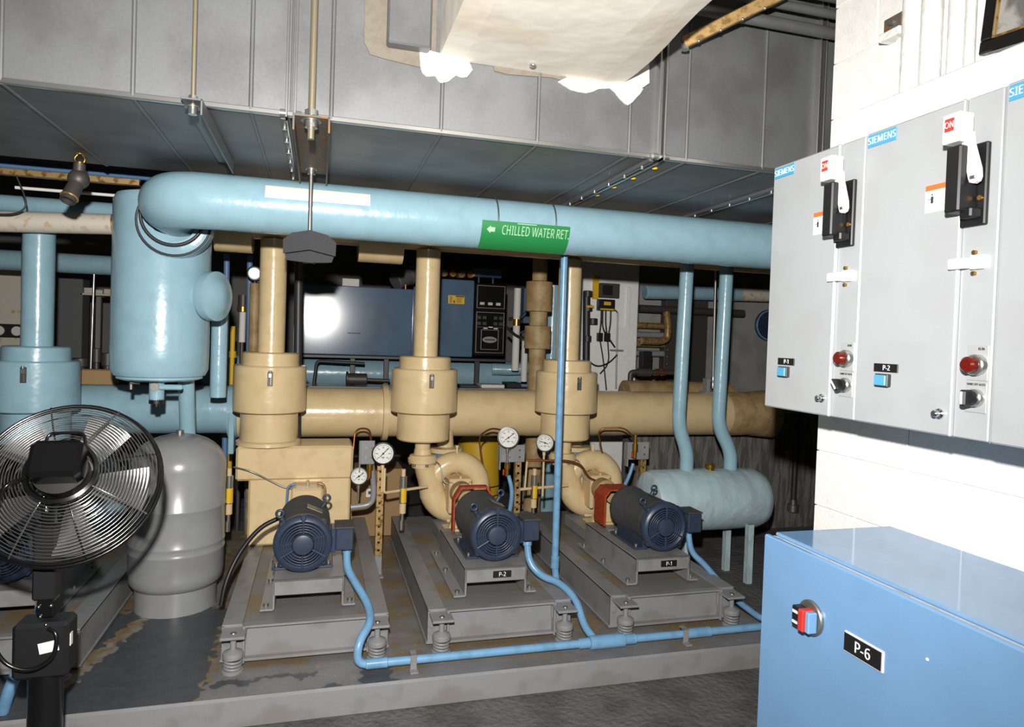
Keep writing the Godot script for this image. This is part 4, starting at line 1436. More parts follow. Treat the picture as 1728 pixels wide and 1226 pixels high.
	cyl(st, Vector3(-0.80, 1.288, -3.866), Vector3(-0.80, 1.288, -3.854), 0.021, 16)
	part(st, "valve_cap", M.zinc, v)
	st = S()
	cyl(st, Vector3(-0.925, 1.27, -3.92), Vector3(-0.925, 1.33, -3.92), 0.009, 10)
	hexnut(st, Vector3(-0.905, 1.305, -3.915), Vector3(1, 0, 0), 0.01, 0.04)
	part(st, "pet_cock", M.zinc, s)
	# grey tank
	var g := thing("expansion_tank", "glossy dark grey steel expansion tank standing on the pad beside the fan", "tank", Vector3(-0.692, 0.13, -3.94))
	var gx := Vector3(-0.692, 0.13, -3.94)
	st = S()
	lathe(st, gx, Basis(), [Vector2(0.198, 0.0), Vector2(0.198, 0.14)], 44)
	part(st, "skirt", M.tank_grey, g)
	st = S()
	var pf := [Vector2(0.19, 0.118), Vector2(0.21, 0.125), Vector2(0.226, 0.15), Vector2(0.231, 0.19), Vector2(0.2315, 0.30), Vector2(0.2345, 0.305), Vector2(0.2345, 0.313), Vector2(0.2315, 0.318), Vector2(0.2315, 0.342), Vector2(0.2345, 0.347), Vector2(0.2345, 0.355), Vector2(0.2315, 0.36), Vector2(0.2315, 0.53), Vector2(0.2335, 0.533), Vector2(0.2335, 0.54), Vector2(0.2315, 0.543), Vector2(0.2315, 0.74)]
	for k in 9:
		var a := PI * 0.5 * k / 8.0
		pf.append(Vector2(0.02 + 0.2115 * cos(a), 0.74 + 0.165 * sin(a)))
	pf.append(Vector2(0.0, 0.906))
	lathe(st, gx, Basis(), pf, 52)
	part(st, "shell", M.tank_grey, g)
	st = S()
	cyl(st, gx + Vector3(0, 0.9, 0), gx + Vector3(0, 0.925, 0), 0.02, 16)
	part(st, "top_plug", M.zinc, g)
	# horizontal tank at right
	var ht := thing("buffer_tank", "pale blue horizontal tank with wrinkled insulation standing on thin legs by the low wall", "tank", Vector3(2.58, 0, -4.1))
	st = S()
	var hc := Vector3(2.13, 0.545, -4.12)
	lathe(st, hc, frame_for(Vector3(1, 0, 0)), [Vector2(0, 0.0), Vector2(0.15, 0.005), Vector2(0.192, 0.02), Vector2(0.205, 0.05), Vector2(0.208, 0.45), Vector2(0.206, 0.80), Vector2(0.19, 0.86), Vector2(0.14, 0.90), Vector2(0, 0.91)], 44)
	part(st, "jacket", M.pale_blue, ht)
	for q in [Vector2(2.36, -3.99), Vector2(2.84, -3.99), Vector2(2.36, -4.25), Vector2(2.84, -4.25)]:
		st = S()
		var tilt := 0.04 if q.x > 2.5 else -0.02
		mbox(st, Vector3(q.x - 0.022, 0.0, q.y), Vector3(q.x - 0.017, 0.40, q.y + 0.04), 0.001)
		mbox(st, Vector3(q.x - 0.022, 0.0, q.y + 0.036), Vector3(q.x + 0.02, 0.40, q.y + 0.041), 0.001)
		part(st, "leg", M.pale_blue, ht)
	st = S()
	cyl(st, Vector3(2.6, 0.74, -4.1), Vector3(2.6, 0.765, -4.1), 0.03, 8)
	cyl(st, Vector3(2.6, 0.765, -4.1), Vector3(2.6, 0.79, -4.1), 0.036, 16, 0.004)
	part(st, "brass_plug", M.brass, ht)
	st = S()
	cyl(st, Vector3(2.44, 0.12, -4.08), Vector3(2.44, 0.345, -4.08), 0.018, 14)
	cyl(st, Vector3(2.44, 0.22, -4.08), Vector3(2.44, 0.29, -4.08), 0.028, 14)
	var dv := part(st, "drain", M.brass, ht)
	st = S()
	mbox(st, Vector3(2.30, 0.24, -4.06), Vector3(2.42, 0.262, -4.04), 0.003)
	part(st, "drain_handle", M.lettering_white, dv)
	for q in [[2.355, 2.43], [2.66, 2.77]]:
		st = S()
		tube(st, soft([Vector3(q[0] + 0.02, 2.2, -4.12), Vector3(q[0], 1.05, -4.12), Vector3(q[1], 0.87, -4.12), Vector3(q[1], 0.73, -4.12)], 0.09, 8), 0.046, 24)
		solo(st, "tank_dropper", M.blue, "light blue insulated dropper entering the %s end of the horizontal tank" % ("left" if q[0] < 2.5 else "right"), "pipe", "droppers into the horizontal tank")

# ------------------------------------------------------------------ upper left corner
func build_left() -> void:
	var st := S()
	pipe_x(st, -3.9, -0.45, 2.425, -4.2, 0.024, 18)
	solo(st, "ceiling_pipe", M.pipe_blue, "thin mid-blue pipe running along the lower back edge of the duct", "pipe")
	var br := thing("support_channel", "bronze coloured strut channel below the thin mid-blue pipe", "strut", Vector3(-1.6, 2.35, -4.1))
	st = S()
	mbox(st, Vector3(-3.9, 2.352, -4.14), Vector3(-0.95, 2.358, -4.10), 0.001)
	mbox(st, Vector3(-3.9, 2.352, -4.104), Vector3(-0.95, 2.384, -4.1), 0.001)
	mbox(st, Vector3(-3.9, 2.378, -4.14), Vector3(-0.95, 2.384, -4.10), 0.001)
	part(st, "channel", M.strut_gold, br)
	st = S()
	pipe_x(st, -1.56, -1.0, 2.305, -4.2, 0.0085, 12)
	solo(st, "thin_tube", M.white_plastic, "thin off-white tube between the strut channel and the blue pipe", "tube")
	st = S()
	pipe_x(st, -3.9, -1.0, 2.285, -4.66, 0.05, 24)
	solo(st, "branch_pipe", M.blue, "light blue pipe just above the stained cream pipe", "pipe")
	var cp := thing("stained_pipe", "cream insulated pipe with brown water stains running into the blue tank", "pipe", Vector3(-1.6, 2.08, -4.27))
	st = S()
	cyl(st, Vector3(-3.9, 2.02, -4.27), Vector3(-1.10, 2.157, -4.27), 0.056, 28)
	part(st, "jacket", M.cream_pipe, cp)
	st = S()
	cyl(st, Vector3(-1.115, 2.156, -4.27), Vector3(-1.085, 2.158, -4.27), 0.0575, 28)
	part(st, "end_band", M.strut_gold, cp)
	# sprinkler drop
	var sp := thing("sprinkler_head", "iron sprinkler fitting with a brass head hanging below the duct at upper left", "sprinkler", Vector3(-1.026, 2.11, -3.4))
	var so := Vector3(-1.026, 2.228, -3.4)
	st = S()
	ball(st, so, 0.043, 18)
	cyl(st, so, so + Vector3(0.003, 0.066, 0.0), 0.0235, 18)
	cyl(st, so, so + Vector3(-0.02, -0.088, 0.045), 0.029, 18, 0.0, 0.033)
	tube(st, soft([so, so + Vector3(-0.09, 0.05, -0.3), so + Vector3(-0.24, 0.175, -0.8)], 0.1), 0.016, 12)
	var el := part(st, "elbow", M.iron, sp)
	st = S()
	torus(st, so + Vector3(-0.02, -0.088, 0.045), Vector3(-0.02, -0.088, 0.045), 0.032, 0.005, 24, 8)
	part(st, "rim", M.strut_gold, el)
	st = S()
	lathe(st, so + Vector3(-0.02, -0.088, 0.045), frame_for(Vector3(-0.02, -0.088, 0.045)), [Vector2(0.0, 0.001), Vector2(0.026, 0.001), Vector2(0.026, 0.02), Vector2(0.031, 0.02), Vector2(0.031, 0.0)], 20)
	part(st, "open_end", M.iron, el)
	st = S()
	var sh0 := so + Vector3(0.003, 0.06, 0)
	cyl(st, sh0, sh0 + Vector3(0, 0.014, 0), 0.019, 12)
	cyl(st, sh0 + Vector3(0, 0.046, 0), sh0 + Vector3(0, 0.05, 0), 0.023, 16)
	for sd in [-1.0, 1.0]:
		tube(st, soft([sh0 + Vector3(sd * 0.014, 0.012, 0), sh0 + Vector3(sd * 0.022, 0.03, 0), sh0 + Vector3(sd * 0.008, 0.048, 0)], 0.012), 0.0042, 8)
	part(st, "brass_head", M.brass, sp)
	# loose wire
	st = S()
	tube(st, soft([Vector3(-1.52, 2.35, -4.1), Vector3(-1.48, 2.25, -4.1), Vector3(-1.47, 2.19, -4.1), Vector3(-1.52, 2.15, -4.1), Vector3(-1.7, 2.14, -4.1)], 0.05), 0.0045, 8)
	solo(st, "loose_wire", M.dark_steel, "loose dark wire looping down in front of the stained cream pipe", "wire")
	st = S()
	pipe_x(st, -3.9, -1.0, 2.06, -6.0, 0.075, 24)
	solo(st, "rear_pipe", M.blue, "shaded blue pipe far behind the left riser and the blue tank", "pipe")
	st = S()
	cyl(st, Vector3(-1.95, 0.0, -5.45), Vector3(-1.97, 2.2, -5.45), 0.013, 12)
	solo(st, "hanger_rod", M.zinc, "grey rod standing left of the light blue riser", "rod")
	# far left equipment
	var fc := thing("metering_cabinet", "pale grey metering cabinet with two round dials far back at left", "cabinet", Vector3(-2.9, 0.8, -7.0))
	st = S()
	mbox(st, Vector3(-3.3, 0.8, -7.3), Vector3(-2.37, 2.06, -7.0), 0.006)
	part(st, "body", M.cream_pipe, fc)
	st = S()
	mbox(st, Vector3(-3.3, 1.455, -7.0), Vector3(-2.40, 1.575, -6.99), 0.003)
	var bd := part(st, "dial_band", M.black, fc)
	for x in [-2.695, -2.56, -2.45]:
		st = S()
		cyl(st, Vector3(x, 1.515, -6.99), Vector3(x, 1.515, -6.97), 0.042, 20, 0.004)
		part(st, "dial", M.paper, bd)
	st = S()
	mbox(st, Vector3(-2.26, 0.5, -7.2), Vector3(-2.06, 2.02, -7.0), 0.006)
	solo(st, "grey_locker", M.locker_grey, "tall grey locker far back between the left riser and the blue tank", "locker")
	var sh := thing("wall_shelf", "small pale shelf far back left of the blue tank", "shelf", Vector3(-1.95, 1.86, -7.1))
	st = S()
	mbox(st, Vector3(-2.08, 1.86, -7.3), Vector3(-1.7, 1.878, -7.0), 0.003)
	part(st, "board", M.cream_pipe, sh)
	st = S()
	mbox(st, Vector3(-2.02, 1.2, -7.28), Vector3(-1.98, 1.86, -7.24), 0.002)
	part(st, "post", M.wall_masonry, sh)
	for q in [[-2.06, 0.05, "leftmost"], [-1.98, 0.035, "flattest"], [-1.90, 0.045, "third from left"], [-1.82, 0.06, "tallest"]]:
		st = S()
		mbox(st, Vector3(q[0], 1.8785, -7.15), Vector3(q[0] + 0.07, 1.8785 + q[1], -7.03), 0.003)
		solo(st, "small_box", M.cream_pipe, "small pale box on the far shelf by the blue tank, %s of four" % q[2], "box", "boxes on the far shelf")
	st = S()
	cyl(st, Vector3(-1.70, 1.24, -6.0), Vector3(-1.69, 2.05, -6.0), 0.009, 10)
	solo(st, "bright_rod", M.bright_steel, "thin shiny rod in the dark gap left of the blue tank", "rod")
	var cbx := thing("tan_box", "brown cardboard box resting on the light blue header left of the blue tank", "box", Vector3(-1.35, 1.22, -4.9))
	st = S()
	mbox(st, Vector3(-1.47, 1.219, -5.0), Vector3(-1.25, 1.31, -4.85), 0.003)
	part(st, "carton", M.cardboard, cbx)
	st = S()
	mbox(st, Vector3(-1.468, 1.308, -4.94), Vector3(-1.252, 1.312, -4.9), 0.0005)
	part(st, "tape", M.tan_dull, cbx)
	var kit := thing("valve_cluster", "cluster of small grey valves behind the cardboard box on the blue header", "valve", Vector3(-1.45, 0, -5.42))
	for q in [[-1.60, 1.30, 0.05, 0.06], [-1.50, 1.33, 0.03, 0.10], [-1.43, 1.31, 0.04, 0.09], [-1.36, 1.32, 0.028, 0.08]]:
		st = S()
		cyl(st, Vector3(q[0], 0.0, -5.42), Vector3(q[0], q[1], -5.42), q[2] * 0.6, 14)
		cyl(st, Vector3(q[0], q[1], -5.42), Vector3(q[0], q[1] + q[3], -5.42), q[2], 14, 0.004)
		part(st, "valve", M.iron, kit)

# ------------------------------------------------------------------ conduits on the pad
func clip(parent: Node, x: float, y: float, z: float) -> void:
	var st := S()
	mbox(st, Vector3(x - 0.014, 0.13, z + 0.022), Vector3(x + 0.014, y + 0.034, z + 0.027), 0.001)
	mbox(st, Vector3(x - 0.014, y + 0.028, z - 0.02), Vector3(x + 0.014, y + 0.034, z + 0.027), 0.001)
	mbox(st, Vector3(x - 0.018, 0.13, z + 0.02), Vector3(x + 0.018, 0.136, z + 0.06), 0.001)
	part(st, "clip", M.skid, parent)

func build_conduits() -> void:
	var cy := 0.166
	var cz := -2.985
	var t := thing("floor_conduit", "long light blue conduit along the pad edge, rising to the leftmost motor", "conduit", Vector3(1.2, 0.13, cz))
	var st := S()
	tube(st, soft([Vector3(0.163, 0.548, -3.46), Vector3(0.163, 0.45, -3.40), Vector3(0.255, 0.345, -3.2), Vector3(0.262, 0.31, -3.08), Vector3(0.202, 0.26, -2.995), Vector3(0.198, cy, cz), Vector3(2.6, cy, cz)], 0.05, 8), 0.0185, 16)
	part(st, "tube", M.conduit, t)
	for q in [[0.235, 0.33, 0.0225], [1.28, 1.46, 0.032], [1.225, 1.28, 0.024], [1.46, 1.52, 0.024], [1.80, 1.93, 0.024]]:
		st = S()
		cyl(st, Vector3(q[0], cy, cz), Vector3(q[1], cy, cz), q[2], 18, 0.003)
		part(st, "coupling", M.conduit, t)
	st = S()
	cyl(st, Vector3(0.163, 0.515, -3.44), Vector3(0.163, 0.56, -3.46), 0.024, 16, 0.003)
	part(st, "coupling", M.conduit, t)
	clip(t, 0.44, cy, cz)
	clip(t, 1.78, cy, cz)
	var m2 := thing("motor_conduit", "light blue flexible conduit curving from the P-2 motor down to the pad edge", "conduit", Vector3(1.25, 0.13, -3.1), "motor conduits")
	st = S()
	tube(st, soft([Vector3(1.10, 0.555, -3.46), Vector3(1.102, 0.42, -3.43), Vector3(1.16, 0.355, -3.38), Vector3(1.24, 0.345, -3.30), Vector3(1.283, 0.30, -3.17), Vector3(1.285, 0.21, -3.08), Vector3(1.31, 0.175, -3.0)], 0.07, 8), 0.0185, 16)
	part(st, "tube", M.conduit, m2)
	st = S()
	cyl(st, Vector3(1.10, 0.50, -3.447), Vector3(1.10, 0.56, -3.46), 0.024, 16, 0.003)
	part(st, "coupling", M.conduit, m2)
	var m3 := thing("motor_conduit", "light blue flexible conduit running from the P-1 motor to the floor beside the cabinet", "conduit", Vector3(2.25, 0.13, -3.3), "motor conduits")
	st = S()
	tube(st, soft([Vector3(2.065, 0.555, -3.46), Vector3(2.07, 0.42, -3.43), Vector3(2.14, 0.36, -3.40), Vector3(2.235, 0.25, -3.37), Vector3(2.27, 0.19, -3.25), Vector3(2.29, 0.165, -3.05), Vector3(2.6, 0.166, -3.0)], 0.06, 8), 0.017, 16)
	part(st, "tube", M.conduit, m3)
	var v := thing("vertical_conduit", "tall straight light blue conduit dropping from the overhead pipe in front of the right riser", "conduit", Vector3(1.3, 0.13, -3.55))
	st = S()
	tube(st, soft([Vector3(1.29, 2.33, -3.56), Vector3(1.30, 0.30, -3.56), Vector3(1.335, 0.14, -3.52)], 0.08, 8), 0.0195, 18)
	part(st, "tube", M.conduit, v)
	st = S()
	cyl(st, Vector3(1.30, 0.33, -3.56), Vector3(1.30, 0.40, -3.56), 0.024, 16, 0.003)
	part(st, "coupling", M.conduit, v)
	# thin conduits behind the first riser
	for q in [[-0.66, -5.45, 0.021, "left"], [-0.50, -5.45, 0.021, "right"]]:
		st = S()
		cyl(st, Vector3(q[0] + 0.02, 0.0, q[1]), Vector3(q[0] - 0.01, 2.15, q[1]), q[2], 14)
		solo(st, "thin_conduit", M.pipe_blue, "%s of two thin blue conduits between the blue tank and the first tan riser" % q[3], "conduit", "thin conduits behind the blue tank")
	st = S()
	cyl(st, Vector3(-0.110, 0.306, -4.665), Vector3(-0.138, 2.10, -4.665), 0.027, 18)
	solo(st, "black_pipe", M.dark_steel, "straight black pipe right of the first tan riser, in front of the boiler", "pipe")
	# gas line, labelled hose and slim tan pipe in the gap by the first riser
	st = S()
	cyl(st, Vector3(-0.63, 0.0, -5.6), Vector3(-0.632, 1.62, -5.6), 0.018, 14)
	cyl(st, Vector3(-0.63, 1.38, -5.6), Vector3(-0.63, 1.43, -5.6), 0.027, 10)
	solo(st, "gas_line", M.yellow_tape, "yellow gas line standing between the two thin blue conduits", "pipe")
	var lt := thing("level_tube", "white graduated tube with iron ends in the gap left of the first tan riser", "tube", Vector3(-0.565, 0, -5.6))
	st = S()
	cyl(st, Vector3(-0.565, 0.0, -5.6), Vector3(-0.565, 1.50, -5.6), 0.016, 12)
	cyl(st, Vector3(-0.565, 1.73, -5.6), Vector3(-0.565, 1.86, -5.6), 0.036, 12)
	part(st, "iron_end", M.iron, lt)
	st = S()
	cyl(st, Vector3(-0.565, 1.50, -5.6), Vector3(-0.565, 1.73, -5.6), 0.024, 14)
	part(st, "scale", M.paper, lt)
	st = S()
	cyl(st, Vector3(-0.565, 1.735, -5.6), Vector3(-0.565, 1.77, -5.6), 0.042, 14)
	part(st, "brass_ring", M.brass, lt)
	var tt := thing("sensor_pipe", "slim dull tan pipe topped by a round bright dial left of the first riser", "pipe", Vector3(-0.445, 0, -5.3))
	st = S()
	cyl(st, Vector3(-0.44, 0.13, -5.22), Vector3(-0.45, 1.93, -5.22), 0.036, 18)
	part(st, "jacket", M.tan_dull, tt)
	st = S()
	cyl(st, Vector3(-0.455, 2.0, -5.24), Vector3(-0.452, 2.0, -5.2), 0.055, 20, 0.006)
	cyl(st, Vector3(-0.45, 1.93, -5.22), Vector3(-0.453, 2.0, -5.22), 0.014, 10)
	var td := part(st, "dial_case", M.black, tt)
	st = S()
	cyl(st, Vector3(-0.454, 2.0, -5.2), Vector3(-0.453, 2.0, -5.195), 0.04, 20)
	part(st, "dial_face", M.bright_steel, td)
	# black flexible lead of the first motor
	st = S()
	tube(st, soft([Vector3(-0.17, 0.62, -3.75), Vector3(-0.27, 0.58, -3.72), Vector3(-0.36, 0.47, -3.65), Vector3(-0.41, 0.35, -3.6), Vector3(-0.425, 0.24, -3.58)], 0.08), 0.012, 12)
	solo(st, "motor_lead", M.black, "black flexible lead curving from the leftmost motor down to the pad", "cable")

# ------------------------------------------------------------------ gauges and posts
func gauge(called_label: String, p: Vector3, R: float, rim: Material, angle: float, stem: float) -> void:
	var t := thing("pressure_gauge", called_label, "gauge", p, "pressure gauges", false)
	var bz := Basis(Vector3(0, 1, 0), -atan2(-p.x, -p.z) + PI) if false else Basis(Vector3(0, 1, 0), atan2(-p.x, -p.z) * 0.6)
	var n := bz * Vector3(0, 0, 1)
	var st := S()
	lathe(st, -n * 0.03, frame_for(n), [Vector2(0, 0), Vector2(R * 0.8, 0.0), Vector2(R * 0.95, 0.008), Vector2(R, 0.022), Vector2(R * 1.04, 0.03), Vector2(R * 1.04, 0.038), Vector2(R * 0.92, 0.041), Vector2(R * 0.9, 0.033)], 36)
	part(st, "case", rim, t)
	st = S()
	var segs := 36
	for k in segs:
		var a := TAU * k / segs
		var b := TAU * (k + 1) / segs
		for q in [Vector2.ZERO, Vector2(cos(b), sin(b)), Vector2(cos(a), sin(a))]:
			st.set_normal(n)
			st.set_uv(Vector2(0.5 + q.x * 0.5, 0.5 - q.y * 0.5))
			st.add_vertex(bz * Vector3(q.x * R * 0.92, q.y * R * 0.92, 0.004))
	var d := part(st, "dial", M.dial, t)
	st = S()
	var dir := bz * Vector3(cos(deg_to_rad(angle)), sin(deg_to_rad(angle)), 0)
	cyl(st, n * 0.007 - dir * R * 0.4, n * 0.007 + dir * R * 0.68, 0.0022, 6)
	cyl(st, n * 0.004, n * 0.01, 0.006, 12)
	part(st, "needle", M.black, d)
	st = S()
	cyl(st, Vector3(0, -R * 0.95, -0.012), Vector3(0, -R * 0.95 - 0.03, -0.012), 0.011, 8)
	cyl(st, Vector3(0, -R * 0.95 - 0.03, -0.012), Vector3(0, -R - stem, -0.012), 0.007, 10)
	part(st, "stem", M.tan_smooth if stem > 0.12 else M.zinc, t)

func strut_post(x: float, z: float, y0: float, y1: float, label: String) -> Node3D:
	var t := thing("strut_post", label, "post", Vector3(x, y0, z), "perforated gauge posts")
	var st := S()
	for sd in [-1.0, 1.0]:
		mbox(st, Vector3(x + sd * 0.007, y0 + 0.12, z + 0.016), Vector3(x + sd * 0.021, y1, z + 0.020), 0.001)
	var n := int((y1 - y0 - 0.14) / 0.048)
	for k in n + 1:
		var lo := y0 + 0.12 if k == 0 else y0 + 0.162 + (k - 1) * 0.048
		var hi := y1 if k == n else y0 + 0.148 + k * 0.048
		mbox(st, Vector3(x - 0.008, lo, z + 0.016), Vector3(x + 0.008, hi, z + 0.0198), 0.0)
	mbox(st, Vector3(x - 0.021, y0 + 0.12, z - 0.02), Vector3(x - 0.0175, y1, z + 0.018), 0.001)
	mbox(st, Vector3(x + 0.0175, y0 + 0.12, z - 0.02), Vector3(x + 0.021, y1, z + 0.018), 0.001)
	part(st, "channel", M.strut_gold, t)
	st = S()
	mbox(st, Vector3(x - 0.022, y0, z - 0.02), Vector3(x + 0.022, y0 + 0.12, z + 0.021), 0.001)
	mbox(st, Vector3(x - 0.03, y0, z - 0.03), Vector3(x + 0.03, y0 + 0.008, z + 0.07), 0.001)
	part(st, "painted_foot", M.skid, t)
	return t

func bracket_box(a: Vector3, b: Vector3, label: String) -> void:
	var t := thing("gauge_bracket", label, "bracket", Vector3((a.x + b.x) * 0.5, a.y, a.z), "grey gauge bracket plates")
	var st := S()
	mbox(st, a, Vector3(b.x, b.y, a.z - 0.008), 0.003)
	mbox(st, Vector3(a.x, a.y - 0.04, a.z), Vector3(a.x + 0.008, b.y, a.z + 0.05), 0.002)
	part(st, "plate", M.tank_grey, t)
	for q in [Vector2(0.45, 0.3), Vector2(0.45, 0.7), Vector2(0.8, 0.3), Vector2(0.8, 0.7)]:
		st = S()
		cyl(st, Vector3(lerpf(a.x, b.x, q.x), lerpf(a.y, b.y, q.y), a.z), Vector3(lerpf(a.x, b.x, q.x), lerpf(a.y, b.y, q.y), a.z + 0.005), 0.006, 10)
		part(st, "plate_screw", M.brass if q.x > 0.6 else M.zinc, t)

func flow_tube(x: float, y0: float, y1: float, z: float, label: String) -> void:
	var t := thing("flow_indicator", label, "flow indicator", Vector3(x, y0, z), "clear purge cylinders")
	var L := y1 - y0
	var st := S()
	cyl(st, Vector3(x, y0, z), Vector3(x, y0 + L * 0.28, z), 0.011, 10)
	cyl(st, Vector3(x - 0.004, y0 - 0.01, z), Vector3(x - 0.004, y0 + 0.05, z), 0.016, 10)
	part(st, "outlet", M.zinc, t)
	st = S()
	cyl(st, Vector3(x, y0 + L * 0.25, z), Vector3(x, y0 + L * 0.42, z), 0.021, 16, 0.002)
	part(st, "lower_body", M.tan_smooth, t)
	st = S()
	cyl(st, Vector3(x, y0 + L * 0.42, z), Vector3(x, y0 + L * 0.88, z), 0.022, 18, 0.002)
	part(st, "cylinder", M.bright_steel, t)
	st = S()
	lathe(st, Vector3(x, y0 + L * 0.44, z), Basis(), [Vector2(0.0222, 0), Vector2(0.0232, 0), Vector2(0.0232, L * 0.24), Vector2(0.0222, L * 0.24)], 16, -0.2, PI * 0.7)
	part(st, "yellow_label", M.yellow_tape, t)
	st = S()
	cyl(st, Vector3(x, y0 + L * 0.88, z), Vector3(x, y1, z), 0.013, 12)
	part(st, "cap", M.tan_smooth, t)

func build_gauges() -> void:
	strut_post(0.385, -4.2, 0.13, 0.80, "perforated bronze strut post between the first and second pump bases")
	strut_post(1.285, -4.3, 0.13, 0.80, "perforated bronze strut post behind the motor on the P-2 base")
	strut_post(2.24, -4.4, 0.13, 0.80, "perforated bronze strut post behind the motor on the P-1 base")
	bracket_box(Vector3(0.255, 0.80, -4.24), Vector3(0.35, 0.945, -4.24), "grey bracket plate on the post nearest the box-insulated pump")
	bracket_box(Vector3(1.14, 0.792, -4.27), Vector3(1.323, 0.905, -4.27), "grey bracket plate on the post right of the yellow drum")
	bracket_box(Vector3(2.085, 0.777, -4.37), Vector3(2.275, 0.90, -4.37), "grey bracket plate on the post right of the rightmost tan pump")
	gauge("large white dial gauge on the post beside the box-insulated pump", Vector3(0.392, 0.883, -4.14), 0.066, M.black, 47, 0.17)
	gauge("small white dial gauge against the right side of the tan insulation box", Vector3(0.257, 0.737, -4.2), 0.051, M.zinc, 35, 0.10)
	gauge("white dial gauge with grey rim above the grey plate near the yellow drum", Vector3(1.187, 0.965, -4.2), 0.068, M.zinc, 38, 0.10)
	gauge("pale dial gauge with notched rim just left of the vertical blue conduit", Vector3(1.463, 0.916, -4.28), 0.058, M.zinc, 162, 0.30)
	flow_tube(-0.478, 0.43, 0.79, -4.25, "slim purge cylinder with yellow label between grey tank and tan insulation box")
	flow_tube(0.525, 0.41, 0.775, -4.2, "slim purge cylinder with yellow label left of the P-2 volute pump")
	flow_tube(1.398, 0.40, 0.745, -4.28, "slim purge cylinder with yellow label left of the vertical blue conduit")
	var st := S()
	tube(st, soft([Vector3(0.405, 0.79, -4.16), Vector3(0.405, 0.64, -4.16), Vector3(0.69, 0.64, -4.3)], 0.02), 0.009, 10)
	solo(st, "gauge_pipe", M.tan_smooth, "thin tan pipe from the large post gauge to the P-2 volute pump", "pipe", "thin gauge pipes")
	st = S()
	tube(st, soft([Vector3(1.30, 0.61, -4.28), Vector3(1.66, 0.615, -4.34)], 0.02), 0.010, 10)
	cyl(st, Vector3(1.335, 0.61, -4.285), Vector3(1.345, 0.80, -4.285), 0.007, 8)
	cyl(st, Vector3(1.463, 0.61, -4.295), Vector3(1.463, 0.82, -4.295), 0.007, 8)
	solo(st, "gauge_pipe", M.tan_smooth, "thin tan pipe rack under the pale notched gauge left of the vertical conduit", "pipe", "thin gauge pipes")
	st = S()
	tube(st, soft([Vector3(1.335, 0.80, -4.285), Vector3(1.62, 0.80, -4.25), Vector3(1.72, 0.77, -4.25), Vector3(1.77, 0.68, -4.26), Vector3(1.85, 0.65, -4.26)], 0.05), 0.008, 10)
	solo(st, "copper_line", M.copper, "copper line passing behind the vertical conduit to the P-1 volute pump", "pipe", "copper lines")
	st = S()
	tube(st, soft([Vector3(1.10, 0.72, -4.5), Vector3(1.06, 0.93, -4.5), Vector3(1.12, 1.0, -4.4), Vector3(1.187, 1.0, -4.25)], 0.06), 0.006, 8)
	solo(st, "copper_line", M.copper, "thin curved copper line left of the grey-rimmed gauge", "pipe", "copper lines")
	st = S()
	tube(st, soft([Vector3(0.225, 0.78, -4.4), Vector3(0.24, 0.99, -4.45), Vector3(0.33, 1.0, -4.4), Vector3(0.335, 0.86, -4.28)], 0.05), 0.006, 8)
	solo(st, "copper_line", M.copper, "thin looped copper line above the plate beside the tan insulation box", "pipe", "copper lines")
	st = S()
	tube(st, soft([Vector3(1.93, 0.82, -4.4), Vector3(1.93, 0.98, -4.5), Vector3(2.1, 1.0, -4.4), Vector3(2.13, 0.92, -4.29)], 0.06), 0.006, 8)
	solo(st, "copper_line", M.copper, "thin looped copper line above the plate right of the P-1 pump", "pipe", "copper lines")
	for q in [[0.325, 0.79, -4.27, "beside the tan insulation box"], [1.215, 0.775, -4.3, "below the plate near the yellow drum"], [2.13, 0.88, -4.3, "on the plate right of the P-1 pump"]]:
		var t := thing("brass_valve", "small brass valve with red handle %s" % q[3], "valve", Vector3(q[0], q[1] - 0.06, q[2]), "small brass valves")
		st = S()
		cyl(st, Vector3(q[0], q[1] - 0.08, q[2]), Vector3(q[0], q[1] + 0.08, q[2]), 0.013, 12)
		cyl(st, Vector3(q[0], q[1] - 0.03, q[2]), Vector3(q[0], q[1] + 0.02, q[2]), 0.021, 8)
		part(st, "body", M.brass, t)
		st = S()
		box(st, Vector3(q[0] - 0.03, q[1] - 0.05, q[2] + 0.02), Vector3(0.012, 0.04, 0.012), 0.003)
		part(st, "handle", M.orange, t)
	st = S()
	tube(st, soft([Vector3(1.225, 0.70, -4.3), Vector3(1.25, 0.6, -4.28), Vector3(1.235, 0.45, -4.28), Vector3(1.2, 0.33, -4.3)], 0.06), 0.014, 12)
	solo(st, "drain_hose", M.conduit, "blue-grey drain hose hanging behind the P-2 motor", "hose", "drain hoses")
	st = S()
	tube(st, soft([Vector3(0.34, 0.78, -4.32), Vector3(0.36, 0.62, -4.32), Vector3(0.35, 0.53, -4.32), Vector3(0.22, 0.52, -4.32)], 0.07), 0.018, 12)
	solo(st, "drain_hose", M.tank_grey, "grey hose bending down behind the first strut post", "hose", "drain hoses")
	st = S()
	tube(st, soft([Vector3(2.13, 0.76, -4.32), Vector3(2.1, 0.66, -4.32), Vector3(2.05, 0.55, -4.34)], 0.06), 0.012, 12)
	solo(st, "drain_hose", M.conduit, "short blue-grey hose beside the rightmost strut post", "hose", "drain hoses")

